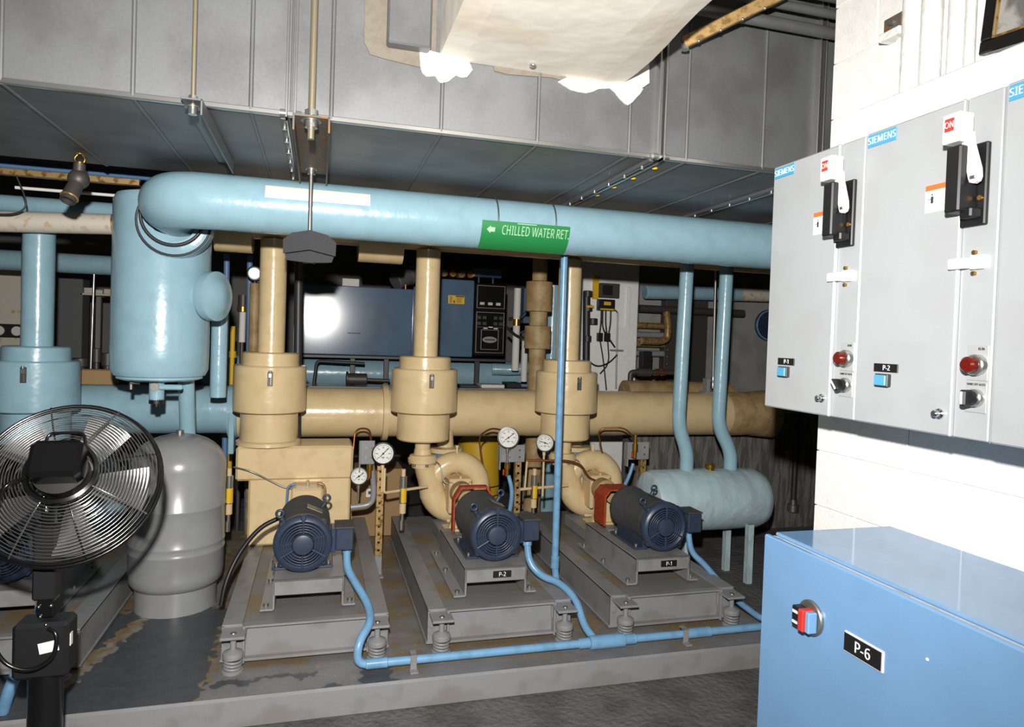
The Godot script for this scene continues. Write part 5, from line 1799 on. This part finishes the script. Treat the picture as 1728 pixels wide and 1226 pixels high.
# ------------------------------------------------------------------ background
func build_back() -> void:
	var st := S()
	var b := thing("boiler", "slate blue sheet-metal boiler with a black control panel behind the tan risers", "boiler", Vector3(0.75, 1.38, -6.6))
	mbox(st, Vector3(-0.22, 1.40, -7.2), Vector3(1.06, 2.02, -6.32), 0.006)
	part(st, "body", M.boiler_blue, b)
	st = S()
	mbox(st, Vector3(-0.20, 1.402, -6.32), Vector3(0.822, 2.018, -6.30), 0.006)
	part(st, "front_door", M.boiler_blue, b)
	st = S()
	mbox(st, Vector3(0.25, 1.595, -6.30), Vector3(0.36, 1.603, -6.29), 0.002)
	part(st, "door_pull", M.dark_steel, b)
	st = S()
	mbox(st, Vector3(0.828, 1.402, -6.32), Vector3(1.06, 2.045, -6.295), 0.006)
	part(st, "middle_panel", M.boiler_blue, b)
	st = S()
	mbox(st, Vector3(1.062, 1.41, -7.0), Vector3(1.398, 2.132, -6.295), 0.008)
	var rp := part(st, "right_panel", M.boiler_blue, b)
	st = S()
	quad_uv(st, Vector3(1.15, 1.983, -6.2935), Vector3(1.305, 1.983, -6.2935), Vector3(1.305, 1.905, -6.2935), Vector3(1.15, 1.905, -6.2935), Vector3(0, 0, 1))
	part(st, "caution_label", M.caution, rp)
	st = S()
	mbox(st, Vector3(1.402, 1.425, -6.9), Vector3(1.705, 2.112, -6.27), 0.008)
	var cp := part(st, "control_panel", M.black_gloss, b)
	for q in [[1.42, 1.69, 2.085, 1.88], [1.42, 1.69, 1.835, 1.70], [1.42, 1.69, 1.695, 1.46], [1.47, 1.64, 1.67, 1.49]]:
		for s in [[q[0], q[1], q[2], q[2] + 0.004], [q[0], q[1], q[3] - 0.004, q[3]], [q[0], q[0] + 0.004, q[3], q[2]], [q[1] - 0.004, q[1], q[3], q[2]]]:
			st = S()
			mbox(st, Vector3(s[0], s[2], -6.272), Vector3(s[1], s[3], -6.267), 0.0)
			part(st, "silver_line", M.zinc, cp)
	for k in 3:
		st = S()
		mbox(st, Vector3(1.448 + k * 0.078, 1.905, -6.272), Vector3(1.492 + k * 0.078, 1.932, -6.255), 0.003)
		part(st, "rocker_switch", M.cream_pipe, cp)
	for r in 2:
		for k in 5:
			if k == 2:
				continue
			st = S()
			mbox(st, Vector3(1.432 + k * 0.053, 1.715 + r * 0.055, -6.272), Vector3(1.464 + k * 0.053, 1.748 + r * 0.055, -6.258), 0.003)
			part(st, "relay", M.dark_steel, cp)
	for k in 3:
		st = S()
		mbox(st, Vector3(1.49 + k * 0.05, 1.682 + 0.012 * (k % 2), -6.272), Vector3(1.53 + k * 0.05, 1.692 + 0.012 * (k % 2), -6.263), 0.001)
		part(st, "white_tab", M.lettering_white, cp)
	st = S()
	var ov := []
	for k in 24:
		ov.append(Vector2(1.555 + cos(TAU * k / 24) * 0.07, 1.58 + sin(TAU * k / 24) * 0.03))
	prism(st, ov, Vector3(0, 0, -6.272), Basis(), 0.006)
	var bg := part(st, "oval_badge", M.zinc, cp)
	st = S()
	mbox(st, Vector3(1.505, 1.574, -6.267), Vector3(1.605, 1.586, -6.264), 0.0)
	part(st, "badge_print", M.dark_steel, bg)
	st = S()
	mbox(st, Vector3(1.40, 2.17, -6.6), Vector3(1.66, 2.255, -6.3), 0.006)
	part(st, "top_box", M.boiler_blue, b)
	for x in [1.46, 1.6]:
		st = S()
		cyl(st, Vector3(x, 2.10, -6.4), Vector3(x, 2.18, -6.4), 0.012, 10)
		part(st, "box_leg", M.dark_steel, b)
	for k in 4:
		st = S()
		cyl(st, Vector3(1.12 + k * 0.085, 2.195, -6.5), Vector3(1.12 + k * 0.085, 2.195, -6.38), 0.036, 16, 0.004)
		part(st, "terminal_knob", M.cardboard if k % 2 == 0 else M.brass, b)
	# stand
	st = S()
	mbox(st, Vector3(-0.25, 1.372, -7.1), Vector3(1.72, 1.398, -6.28), 0.003)
	part(st, "stand_rail", M.dark_steel, b)
	for x in [-0.2, 0.30, 0.60, 1.45]:
		st = S()
		mbox(st, Vector3(x - 0.022, 0.0, -6.34), Vector3(x + 0.022, 1.372, -6.30), 0.003)
		part(st, "stand_leg", M.dark_steel, b)
	st = S()
	cyl(st, Vector3(0.66, 2.085, -6.35), Vector3(1.05, 2.30, -6.55), 0.085, 28, 0.006)
	lathe(st, Vector3(0.78, 2.15, -6.41), frame_for(Vector3(0.39, 0.215, -0.2)), [Vector2(0.086, 0), Vector2(0.094, 0.006), Vector2(0.094, 0.02), Vector2(0.086, 0.026)], 28)
	var vp := part(st, "vent_pipe", M.galv, b)
	st = S()
	cyl(st, Vector3(0.755, 2.0, -6.32), Vector3(0.755, 2.06, -6.32), 0.01, 8)
	part(st, "vent_drain", M.brass, vp)
	st = S()
	mbox(st, Vector3(0.19, 2.02, -6.5), Vector3(0.34, 2.09, -6.35), 0.004)
	part(st, "junction_box", M.paper, b)
	# big blue pipe under the boiler and odds and ends
	st = S()
	pipe_x(st, -1.0, 2.1, 1.215, -6.75, 0.15, 28)
	solo(st, "boiler_pipe", M.blue, "thick light blue pipe running below the boiler behind its stand", "pipe")
	var wb := thing("work_bench", "grey bench strip under the boiler behind the tan header", "bench", Vector3(0.8, 0, -6.2))
	st = S()
	mbox(st, Vector3(-0.3, 1.10, -6.28), Vector3(1.97, 1.14, -6.0), 0.004)
	part(st, "top", M.tank_grey, wb)
	for x in [-0.2, 1.9]:
		st = S()
		mbox(st, Vector3(x - 0.02, 0, -6.2), Vector3(x + 0.02, 1.10, -6.1), 0.003)
		part(st, "leg", M.tank_grey, wb)
	var cpu := thing("circulator", "small dark grey circulator pump lying on the bench below the boiler", "pump", Vector3(0.33, 1.14, -6.15))
	st = S()
	cyl(st, Vector3(0.24, 1.195, -6.15), Vector3(0.42, 1.195, -6.15), 0.052, 22, 0.006)
	cyl(st, Vector3(0.24, 1.20, -6.15), Vector3(0.26, 1.20, -6.15), 0.062, 22, 0.004)
	part(st, "motor_can", M.iron, cpu)
	st = S()
	cyl(st, Vector3(0.42, 1.19, -6.15), Vector3(0.62, 1.185, -6.15), 0.016, 12)
	part(st, "shaft_pipe", M.iron, cpu)
	st = S()
	tube(st, soft([Vector3(-0.03, 1.14, -6.2), Vector3(-0.01, 1.345, -6.2), Vector3(0.40, 1.33, -6.2)], 0.04), 0.014, 12)
	solo(st, "bent_tube", M.dark_steel, "dark bent tube under the boiler door", "pipe")
	for q in [[1.24, 1.42, 0.022, "dark_steel", "dark folder lying on the bench below the control panel", "folder"], [1.44, 1.66, 0.03, "paper", "paper leaflet with an orange stripe lying on the bench", "leaflet"], [1.68, 1.82, 0.05, "black", "black pouch lying on the bench right of the leaflet", "pouch"]]:
		st = S()
		mbox(st, Vector3(q[0], 1.1405, -6.24), Vector3(q[1], 1.1405 + q[2], -6.06), 0.004)
		solo(st, "bench_" + q[5], M[q[3]], q[4], q[5])
	# far insulated riser behind
	var fr := thing("rear_riser", "dull tan stepped riser standing far back right of the control panel", "pipe", Vector3(1.70, 1.0, -5.25))
	st = S()
	lathe(st, Vector3(1.70, 0, -5.25), Basis(), [Vector2(0.068, 0.13), Vector2(0.068, 1.52), Vector2(0.108, 1.525), Vector2(0.108, 1.705), Vector2(0.072, 1.71), Vector2(0.072, 1.82), Vector2(0.108, 1.825), Vector2(0.108, 2.06), Vector2(0.06, 2.07), Vector2(0.06, 2.6)], 32)
	part(st, "jacket", M.tan_dull, fr)
	# blue pipes and cabling between
	st = S()
	cyl(st, Vector3(2.08, 0.0, -6.0), Vector3(2.08, 2.1, -6.0), 0.09, 24)
	solo(st, "rear_blue_riser", M.blue, "light blue pipe just visible left of the right tan riser", "pipe")
	var ph := thing("piping_station", "jumble of small blue and white pipes right of the boiler control panel", "piping", Vector3(1.85, 1.2, -6.2))
	st = S()
	mbox(st, Vector3(1.86, 1.75, -6.36), Vector3(1.98, 2.08, -6.2), 0.004)
	part(st, "back_plate", M.boiler_blue, ph)
	st = S()
	cyl(st, Vector3(1.78, 1.3, -6.15), Vector3(1.78, 2.07, -6.15), 0.034, 16)
	cyl(st, Vector3(1.86, 1.2, -6.12), Vector3(1.86, 1.58, -6.12), 0.03, 16)
	part(st, "white_tube", M.paper, ph)
	st = S()
	tube(st, soft([Vector3(1.72, 1.78, -6.2), Vector3(1.85, 1.80, -6.1), Vector3(1.9, 2.0, -6.1)], 0.1), 0.016, 12)
	tube(st, soft([Vector3(1.70, 1.70, -6.2), Vector3(1.78, 1.60, -6.05), Vector3(1.95, 1.62, -5.9)], 0.1), 0.014, 12)
	tube(st, soft([Vector3(1.80, 1.65, -6.1), Vector3(1.9, 1.72, -6.05), Vector3(1.88, 1.95, -6.05)], 0.1), 0.009, 10)
	part(st, "hose", M.dark_steel, ph)
	st = S()
	tube(st, soft([Vector3(1.66, 1.29, -6.55), Vector3(1.9, 1.29, -6.5), Vector3(2.1, 1.34, -6.4), Vector3(2.1, 1.9, -6.4)], 0.12), 0.06, 20)
	part(st, "blue_branch", M.blue, ph)
	st = S()
	cyl(st, Vector3(1.77, 1.72, -6.12), Vector3(1.77, 1.78, -6.12), 0.04, 14)
	part(st, "brass_union", M.brass, ph)
	# device on the white pillar
	var zf := -5.895
	var dv := thing("chemical_controller", "black and yellow controller with hanging cables on the white pillar", "controller", Vector3(2.56, 1.88, zf))
	st = S()
	mbox(st, Vector3(2.48, 2.005, zf), Vector3(2.675, 2.14, zf + 0.06), 0.005)
	part(st, "upper_case", M.iron, dv)
	st = S()
	mbox(st, Vector3(2.5, 2.03, zf + 0.06), Vector3(2.6, 2.12, zf + 0.068), 0.003)
	part(st, "screen", M.black, dv)
	st = S()
	mbox(st, Vector3(2.425, 1.99, zf), Vector3(2.478, 2.2, zf + 0.03), 0.003)
	part(st, "yellow_strip", M.yellow_tape, dv)
	st = S()
	mbox(st, Vector3(2.47, 1.885, zf), Vector3(2.63, 1.99, zf + 0.07), 0.006)
	var lb := part(st, "lower_case", M.black, dv)
	st = S()
	mbox(st, Vector3(2.515, 1.935, zf + 0.07), Vector3(2.585, 1.968, zf + 0.074), 0.002)
	mbox(st, Vector3(2.48, 1.89, zf + 0.07), Vector3(2.62, 1.905, zf + 0.074), 0.002)
	part(st, "yellow_badge", M.yellow_tape, lb)
	var cab := [[2.505, 1.885, 2.50, 1.665], [2.55, 1.885, 2.575, 1.66], [2.60, 1.885, 2.59, 1.66], [2.52, 1.885, 2.66, 1.55]]
	for q in cab:
		st = S()
		tube(st, soft([Vector3(q[0], q[1], zf + 0.04), Vector3(q[0], (q[1] + q[3]) * 0.5, zf + 0.045), Vector3(q[2], q[3], zf + 0.03)], 0.06), 0.008, 8)
		part(st, "cable", M.black, dv)
	for x in [2.505, 2.58]:
		st = S()
		mbox(st, Vector3(x - 0.024, 1.60, zf), Vector3(x + 0.024, 1.68, zf + 0.05), 0.005)
		part(st, "plug", M.black, dv)
	for q in [[2.51, 1.60, 2.55, 1.42, 2.59, 1.15], [2.585, 1.60, 2.61, 1.40, 2.52, 1.30]]:
		st = S()
		tube(st, soft([Vector3(q[0], q[1], zf + 0.03), Vector3(q[2], q[3], zf + 0.03), Vector3(q[4], q[5], zf + 0.03)], 0.12), 0.007, 8)
		part(st, "cable", M.black, dv)
	var rk := thing("black_manifold", "black plastic manifold with round knobs at the left edge of the white pillar", "manifold", Vector3(2.38, 1.4, zf))
	st = S()
	cyl(st, Vector3(2.37, 1.40, zf + 0.05), Vector3(2.35, 2.05, zf + 0.05), 0.034, 16)
	part(st, "tube", M.dark_steel, rk)
	for q in [[2.42, 1.78, 0.045], [2.36, 2.03, 0.042], [2.37, 1.9, 0.04], [2.37, 1.62, 0.04]]:
		st = S()
		cyl(st, Vector3(q[0], q[1] - 0.03, zf + 0.05), Vector3(q[0], q[1] + 0.03, zf + 0.05), q[2], 16, 0.006)
		part(st, "knob", M.dark_steel, rk)
	st = S()
	mbox(st, Vector3(2.335, 1.905, zf + 0.088), Vector3(2.41, 1.925, zf + 0.094), 0.001)
	part(st, "yellow_band", M.yellow_tape, rk)
	st = S()
	tube(st, soft([Vector3(2.38, 1.43, zf + 0.04), Vector3(2.48, 1.36, zf + 0.04), Vector3(2.60, 1.40, zf + 0.04), Vector3(2.68, 1.48, zf + 0.04)], 0.08), 0.007, 8)
	solo(st, "hanging_cable", M.black, "black cable sagging across the white pillar", "cable")
	st = S()
	tube(st, soft([Vector3(2.64, 1.90, zf + 0.02), Vector3(2.68, 1.88, zf + 0.02), Vector3(2.69, 1.16, zf + 0.02)], 0.03), 0.008, 8)
	solo(st, "grey_tube", M.zinc, "thin grey tube running down the white pillar right of the controller", "tube")
	st = S()
	mbox(st, Vector3(2.775, 1.74, zf), Vector3(2.808, 2.12, zf + 0.018), 0.003)
	solo(st, "surface_raceway", M.white_block, "white surface raceway near the right edge of the pillar", "raceway")
	st = S()
	mbox(st, Vector3(2.62, 1.515, zf), Vector3(2.74, 1.53, zf + 0.05), 0.003)
	solo(st, "pillar_ledge", M.tank_grey, "small grey ledge on the white pillar below the black plugs", "ledge")
	# control valve on bronze pipe
	var cv := thing("control_valve", "bronze control valve with black actuator on a branch over the tan header", "valve", Vector3(2.76, 1.3, -5.35))
	st = S()
	tube(st, soft([Vector3(2.55, 1.275, -5.29), Vector3(2.55, 1.352, -5.29), Vector3(3.02, 1.352, -5.29), Vector3(3.02, 1.275, -5.29)], 0.035), 0.021, 14)
	cyl(st, Vector3(2.62, 1.352, -5.29), Vector3(2.74, 1.352, -5.29), 0.038, 14, 0.004)
	part(st, "pipe", M.iron, cv)
	for x in [2.64, 2.78, 2.84]:
		st = S()
		cyl(st, Vector3(x, 1.352, -5.29), Vector3(x + 0.03, 1.352, -5.29), 0.032, 8)
		part(st, "union", M.copper, cv)
	st = S()
	mbox(st, Vector3(2.64, 1.388, -5.33), Vector3(2.73, 1.53, -5.25), 0.006)
	part(st, "actuator", M.black, cv)
	# right background
	var sm := thing("riveted_casing", "dark grey riveted sheet-metal casing behind the two light blue droppers", "casing", Vector3(3.5, 1.0, -6.1))
	st = S()
	mbox(st, Vector3(3.29, 0.9, -6.19), Vector3(3.76, 2.06, -6.08), 0.005)
	part(st, "sheet", M.iron, sm)
	for k in 14:
		st = S()
		ball(st, Vector3(3.325, 1.05 + k * 0.07, -6.08), 0.012, 8, Vector3(1, 1, 0.5))
		part(st, "rivet", M.zinc, sm)
	var bl := thing("rear_cross_pipe", "blue pipe with bare stained end crossing behind the two droppers at right", "pipe", Vector3(3.7, 2.05, -6.0))
	st = S()
	cyl(st, Vector3(3.0, 2.09, -5.98), Vector3(4.05, 2.12, -5.98), 0.068, 24, 0.01)
	part(st, "jacket", M.blue, bl)
	st = S()
	cyl(st, Vector3(4.0, 2.118, -5.98), Vector3(5.15, 2.14, -5.98), 0.066, 24)
	part(st, "bare_length", M.cream_pipe, bl)
	st = S()
	pipe_x(st, 2.95, 4.1, 1.93, -5.98, 0.036, 14)
	solo(st, "iron_pipe", M.iron, "rusty iron pipe just below the blue cross pipe at right", "pipe")
	st = S()
	tube(st, soft([Vector3(2.92, 1.62, -5.85), Vector3(3.18, 1.62, -5.85), Vector3(3.2, 1.72, -5.85), Vector3(3.2, 1.9, -5.9)], 0.1), 0.035, 14)
	solo(st, "bronze_bend", M.strut_gold, "bronze pipe bend in the dark recess right of the white pillar", "pipe")
	for k in 4:
		st = S()
		pipe_x(st, 2.93, 3.26, 1.50 + k * 0.09, -6.05, 0.03, 12)
		solo(st, "coil_pipe", M.strut_gold if k % 2 else M.tank_grey, "horizontal coil pipe number %s from the bottom in the recess by the pillar" % ["one", "two", "three", "four"][k], "pipe", "coil pipes in the recess")
	var hr := thing("pipe_support", "thin hanger rod with grey bracket on the tan header between the two droppers", "hanger", Vector3(3.1, 1.215, -4.9))
	st = S()
	cyl(st, Vector3(3.10, 1.25, -4.9), Vector3(3.085, 2.3, -4.9), 0.011, 10)
	part(st, "rod", M.zinc, hr)
	for y in [1.33, 1.28]:
		st = S()
		hexnut(st, Vector3(3.10, y, -4.9), Vector3.UP, 0.02, 0.026)
		part(st, "nut", M.bright_steel, hr)
	st = S()
	mbox(st, Vector3(3.03, 1.216, -4.94), Vector3(3.06, 1.33, -4.87), 0.003)
	mbox(st, Vector3(3.13, 1.216, -4.94), Vector3(3.16, 1.33, -4.87), 0.003)
	mbox(st, Vector3(3.01, 1.212, -4.96), Vector3(3.18, 1.226, -4.85), 0.003)
	part(st, "bracket", M.tank_grey, hr)
	var bc := thing("blue_disc", "dark blue round sign half hidden behind the P-1 starter panel", "sign", Vector3(4.55, 1.75, -6.18))
	st = S()
	cyl(st, Vector3(4.55, 1.83, -6.198), Vector3(4.55, 1.83, -6.17), 0.165, 32, 0.006)
	part(st, "disc", M.motor, bc)
	st = S()
	torus(st, Vector3(4.55, 1.83, -6.168), Vector3(0, 0, 1), 0.15, 0.008, 36, 8)
	part(st, "ring", M.conduit, bc)
	st = S()
	cyl(st, Vector3(3.39, 0.70, -5.1), Vector3(3.385, 0.9, -5.1), 0.018, 12)
	cyl(st, Vector3(3.385, 0.78, -5.1), Vector3(3.385, 0.84, -5.1), 0.028, 8)
	solo(st, "drain_cock", M.iron, "small iron drain cock below the tan header left of the right dropper", "valve")
	var wp := thing("wall_conduit_stub", "dark vertical conduit with a capped foot on the low concrete wall", "conduit", Vector3(4.09, 0.17, -5.1))
	st = S()
	cyl(st, Vector3(4.09, 0.2, -5.11), Vector3(4.096, 1.02, -5.11), 0.026, 14)
	part(st, "tube", M.dark_steel, wp)
	st = S()
	cyl(st, Vector3(4.09, 0.15, -5.11), Vector3(4.09, 0.22, -5.11), 0.05, 18, 0.006)
	cyl(st, Vector3(4.09, 0.22, -5.11), Vector3(4.09, 0.26, -5.11), 0.034, 8)
	part(st, "cap", M.zinc, wp)
	# under the headers
	var yd := thing("yellow_drum", "yellow plastic drum with black cord lines behind the P-2 volute pump", "drum", Vector3(1.41, 0, -5.9))
	st = S()
	lathe(st, Vector3(1.40, 0, -5.9), Basis(), [Vector2(0, 0.0), Vector2(0.20, 0.0), Vector2(0.205, 0.3), Vector2(0.19, 0.68), Vector2(0.17, 0.70), Vector2(0, 0.70)], 8)
	part(st, "shell", M.yellow, yd)
	for y in [0.22, 0.30]:
		st = S()
		lathe(st, Vector3(1.40, y, -5.9), Basis(), [Vector2(0.206, 0), Vector2(0.212, 0.005), Vector2(0.206, 0.01)], 24)
		part(st, "cord", M.black, yd)
	var bx := thing("carton", "brown cardboard carton with a white label behind the first strut post", "box", Vector3(0.47, 0.13, -5.2))
	st = S()
	mbox(st, Vector3(0.20, 0.132, -5.28), Vector3(0.62, 0.62, -5.0), 0.004)
	part(st, "body", M.cardboard, bx)
	st = S()
	mbox(st, Vector3(0.36, 0.42, -5.0), Vector3(0.46, 0.48, -4.997), 0.0)
	var lbm := part(st, "label", M.paper, bx)
	st = S()
	mbox(st, Vector3(0.375, 0.44, -4.997), Vector3(0.445, 0.462, -4.9965), 0.0)
	part(st, "smudged_print", M.dark_steel, lbm)
	# blue neck behind the second pump
	for x in [0.98, 1.95]:
		var sn := thing("suction_strainer", "tan suction elbow with a blue band behind the %s volute pump" % ("P-2" if x < 1.5 else "P-1"), "fitting", Vector3(x, 0.5, -4.75), "suction elbows")
		st = S()
		cyl(st, Vector3(x - 0.10, 0.80, -4.74), Vector3(x - 0.10, 0.92, -4.78), 0.06, 24)
		lathe(st, Vector3(x - 0.10, 0.79, -4.74), Basis(), [Vector2(0.05, 0), Vector2(0.125, 0.0), Vector2(0.125, 0.03), Vector2(0.05, 0.035)], 28)
		part(st, "flange", M.tan, sn)
		st = S()
		cyl(st, Vector3(x - 0.10, 0.60, -4.74), Vector3(x - 0.10, 0.79, -4.74), 0.095, 28)
		part(st, "band", M.pipe_blue, sn)

# ------------------------------------------------------------------ fan
func build_fan() -> void:
	var c := Vector3(-0.777, 1.075, -2.549)
	var to_cam := (Vector3(0, 1.6, 0) - c).normalized()
	var right := Vector3.UP.cross(to_cam).normalized()
	var up := to_cam.cross(right).normalized()
	var n := (to_cam - right * 0.22 + up * 0.36).normalized()
	var t := thing("drum_fan", "black pedestal fan with chrome wire grille seen from behind at lower left", "fan", Vector3(c.x, 0, c.z))
	var b := frame_for(n)  # local y along n (towards the viewer)
	var R := 0.272
	var ring := func(rr: float, h: float, w: float) -> SurfaceTool:
		var s := S()
		torus(s, c + n * h, n, rr, w, 64, 6)
		return s
	part(ring.call(R, 0.0, 0.0075), "rim", M.black_gloss, t)
	part(ring.call(R - 0.004, 0.02, 0.005), "rim", M.black_gloss, t)
	var g := MeshInstance3D.new()
	# rear guard wires, one mesh for each ring
	for k in 19:
		var rr := R - 0.012 - k * 0.0094
		var f := (R - rr) / R
		part(ring.call(rr, 0.025 + 0.075 * sin(f * PI * 0.5 * 1.35), 0.0017), "guard_ring", M.wire_chrome, t)
	for k in 9:
		var rr := R - 0.016 - k * 0.024
		var f := (R - rr) / R
		part(ring.call(rr, -0.03 - 0.06 * sin(f * PI * 0.5), 0.0018), "front_guard_ring", M.wire_chrome, t)
	for k in 8:
		var a := TAU * k / 8.0 + 0.35
		var d := b * Vector3(cos(a), 0, sin(a))
		var st := S()
		var pts := []
		for j in 9:
			var rr := lerpf(R, 0.085, j / 8.0)
			var f := (R - rr) / R
			pts.append(c + d * rr + n * (0.022 + 0.075 * sin(f * PI * 0.5 * 1.35)))
		tube(st, pts, 0.003, 6)
		part(st, "guard_spoke", M.black_gloss if k % 2 else M.wire_chrome, t)
	var hx := (Vector3.UP - n * n.y).normalized()
	var hb := Basis(hx.cross(n).normalized(), hx, n)
	for k in 5:
		var a := TAU * k / 5.0 - 0.12
		var st := S()
		# twisted blade
		var grid := []
		for i in 9:
			var row := []
			var rr := lerpf(0.05, 0.235, i / 8.0)
			var half := lerpf(0.32, 0.30, i / 8.0)
			for j in 7:
				var u := j / 6.0 * 2.0 - 1.0
				var aa := a + u * half
				row.append(c + hb * Vector3(cos(aa) * rr, sin(aa) * rr, 0) + n * (-0.01 + u * lerpf(0.035, 0.022, i / 8.0)))
			grid.append(row)
		for i in 8:
			for j in 6:
				var q := [grid[i][j], grid[i][j + 1], grid[i + 1][j + 1], grid[i + 1][j]]
				var nn: Vector3 = (q[1] - q[0]).cross(q[3] - q[0]).normalized()
				nn = nn if nn.dot(n) > 0 else -nn
				quad(st, q[0], q[1], q[2], q[3], nn)
				quad(st, q[0] - nn * 0.002, q[1] - nn * 0.002, q[2] - nn * 0.002, q[3] - nn * 0.002, -nn)
		part(st, "blade", M.blade, t)
	var st := S()
	lathe(st, c, b, [Vector2(0, -0.02), Vector2(0.05, -0.02), Vector2(0.05, 0.07), Vector2(0.0, 0.07)], 24)
	part(st, "hub", M.black, t)
	# motor housing on the back
	st = S()
	lathe(st, c, b, [Vector2(0.085, 0.085), Vector2(0.1, 0.088), Vector2(0.104, 0.10), Vector2(0.104, 0.118), Vector2(0.094, 0.122), Vector2(0.088, 0.11), Vector2(0.088, 0.09)], 40)
	part(st, "motor_ring", M.black_gloss, t)
	st = S()
	lathe(st, c, b, [Vector2(0, 0.07), Vector2(0.07, 0.07), Vector2(0.078, 0.08), Vector2(0.078, 0.13), Vector2(0.0, 0.135)], 32)
	part(st, "motor_can", M.black, t)
	st = S()
	box(st, c + n * 0.165 + hx * 0.012, Vector3(0.142, 0.118, 0.09), 0.014, hb)
	part(st, "motor_cover", M.black_gloss, t)
	st = S()
	tube(st, soft([c + n * 0.12 + hb.x * -0.055 + hx * 0.08, c + n * 0.125 + hb.x * -0.05 + hx * 0.125, c + n * 0.125 + hb.x * 0.05 + hx * 0.125, c + n * 0.12 + hb.x * 0.06 + hx * 0.07], 0.02), 0.005, 8)
	part(st, "carry_handle", M.black_gloss, t)
	# stem, head clamp, control box and pole
	var px := Vector3(-0.817, 0, -2.50)
	st = S()
	mbox(st, px + Vector3(-0.018, 0.93, -0.02), px + Vector3(0.018, 1.06, 0.02), 0.006)
	cyl(st, px + Vector3(0.0, 1.0, 0.0), c + n * 0.10 - hx * 0.05, 0.02, 14)
	part(st, "neck", M.black_gloss, t)
	st = S()
	mbox(st, px + Vector3(-0.036, 0.715, -0.03), px + Vector3(0.03, 0.95, 0.03), 0.006)
	part(st, "yoke_tube", M.black, t)
	st = S()
	mbox(st, px + Vector3(-0.02, 0.66, -0.025), px + Vector3(0.03, 0.72, 0.035), 0.006)
	var kn := part(st, "tilt_clamp", M.black_gloss, t)
	for q in [Vector3(-0.012, 0.70, 0.038), Vector3(0.022, 0.702, 0.038), Vector3(-0.008, 0.668, 0.036), Vector3(0.01, 0.642, 0.04)]:
		st = S()
		ball(st, px + q, 0.007, 8)
		part(st, "clamp_bolt", M.chrome, kn)
	st = S()
	cyl(st, px + Vector3(0, 1.035, 0.022), px + Vector3(0, 1.0, 0.03), 0.008, 10)
	part(st, "chrome_pin", M.chrome, t)
	st = S()
	mbox(st, px + Vector3(-0.082, 0.47, -0.05), px + Vector3(0.075, 0.65, 0.05), 0.012)
	var cb := part(st, "control_box", M.black, t)
	st = S()
	box(st, px + Vector3(0.022, 0.575, 0.051), Vector3(0.055, 0.034, 0.002), 0.0, Basis(Vector3(0, 0, 1), 0.18))
	part(st, "rating_sticker", M.paper, cb)
	st = S()
	box(st, px + Vector3(0.076, 0.585, 0.02), Vector3(0.002, 0.04, 0.02), 0.0)
	part(st, "side_sticker", M.paper, cb)
	st = S()
	cyl(st, px + Vector3(0, 0.02, 0), px + Vector3(0, 0.48, 0), 0.05, 24)
	part(st, "pole", M.black_gloss, t)
	st = S()
	lathe(st, px, Basis(), [Vector2(0.24, 0.0), Vector2(0.24, 0.012), Vector2(0.22, 0.022), Vector2(0.06, 0.04), Vector2(0.0, 0.04)], 40)
	part(st, "base", M.black, t)
	st = S()
	var cc := [c + n * 0.12 - hb.x * 0.09 - hx * 0.02, c + n * 0.16 - hb.x * 0.14 - hx * 0.06, px + Vector3(-0.138, 0.9, 0.06), px + Vector3(-0.138, 0.70, 0.08), px + Vector3(-0.10, 0.56, 0.09), px + Vector3(-0.02, 0.515, 0.09), px + Vector3(0.045, 0.545, 0.075), px + Vector3(0.05, 0.62, 0.06), px + Vector3(0.02, 0.635, 0.052)]
	tube(st, soft(cc, 0.08), 0.0065, 10)
	part(st, "power_cord", M.black_gloss, t)
	st = S()
	tube(st, soft([Vector3(-0.98, 0.52, -2.95), Vector3(-1.0, 0.40, -2.93), Vector3(-1.06, 0.26, -2.90), Vector3(-1.1, 0.14, -2.94)], 0.08), 0.022, 14)
	solo(st, "left_motor_conduit", M.conduit, "light blue conduit curving down behind the fan pole at the lower left corner", "conduit", "motor conduits")
	g.free()
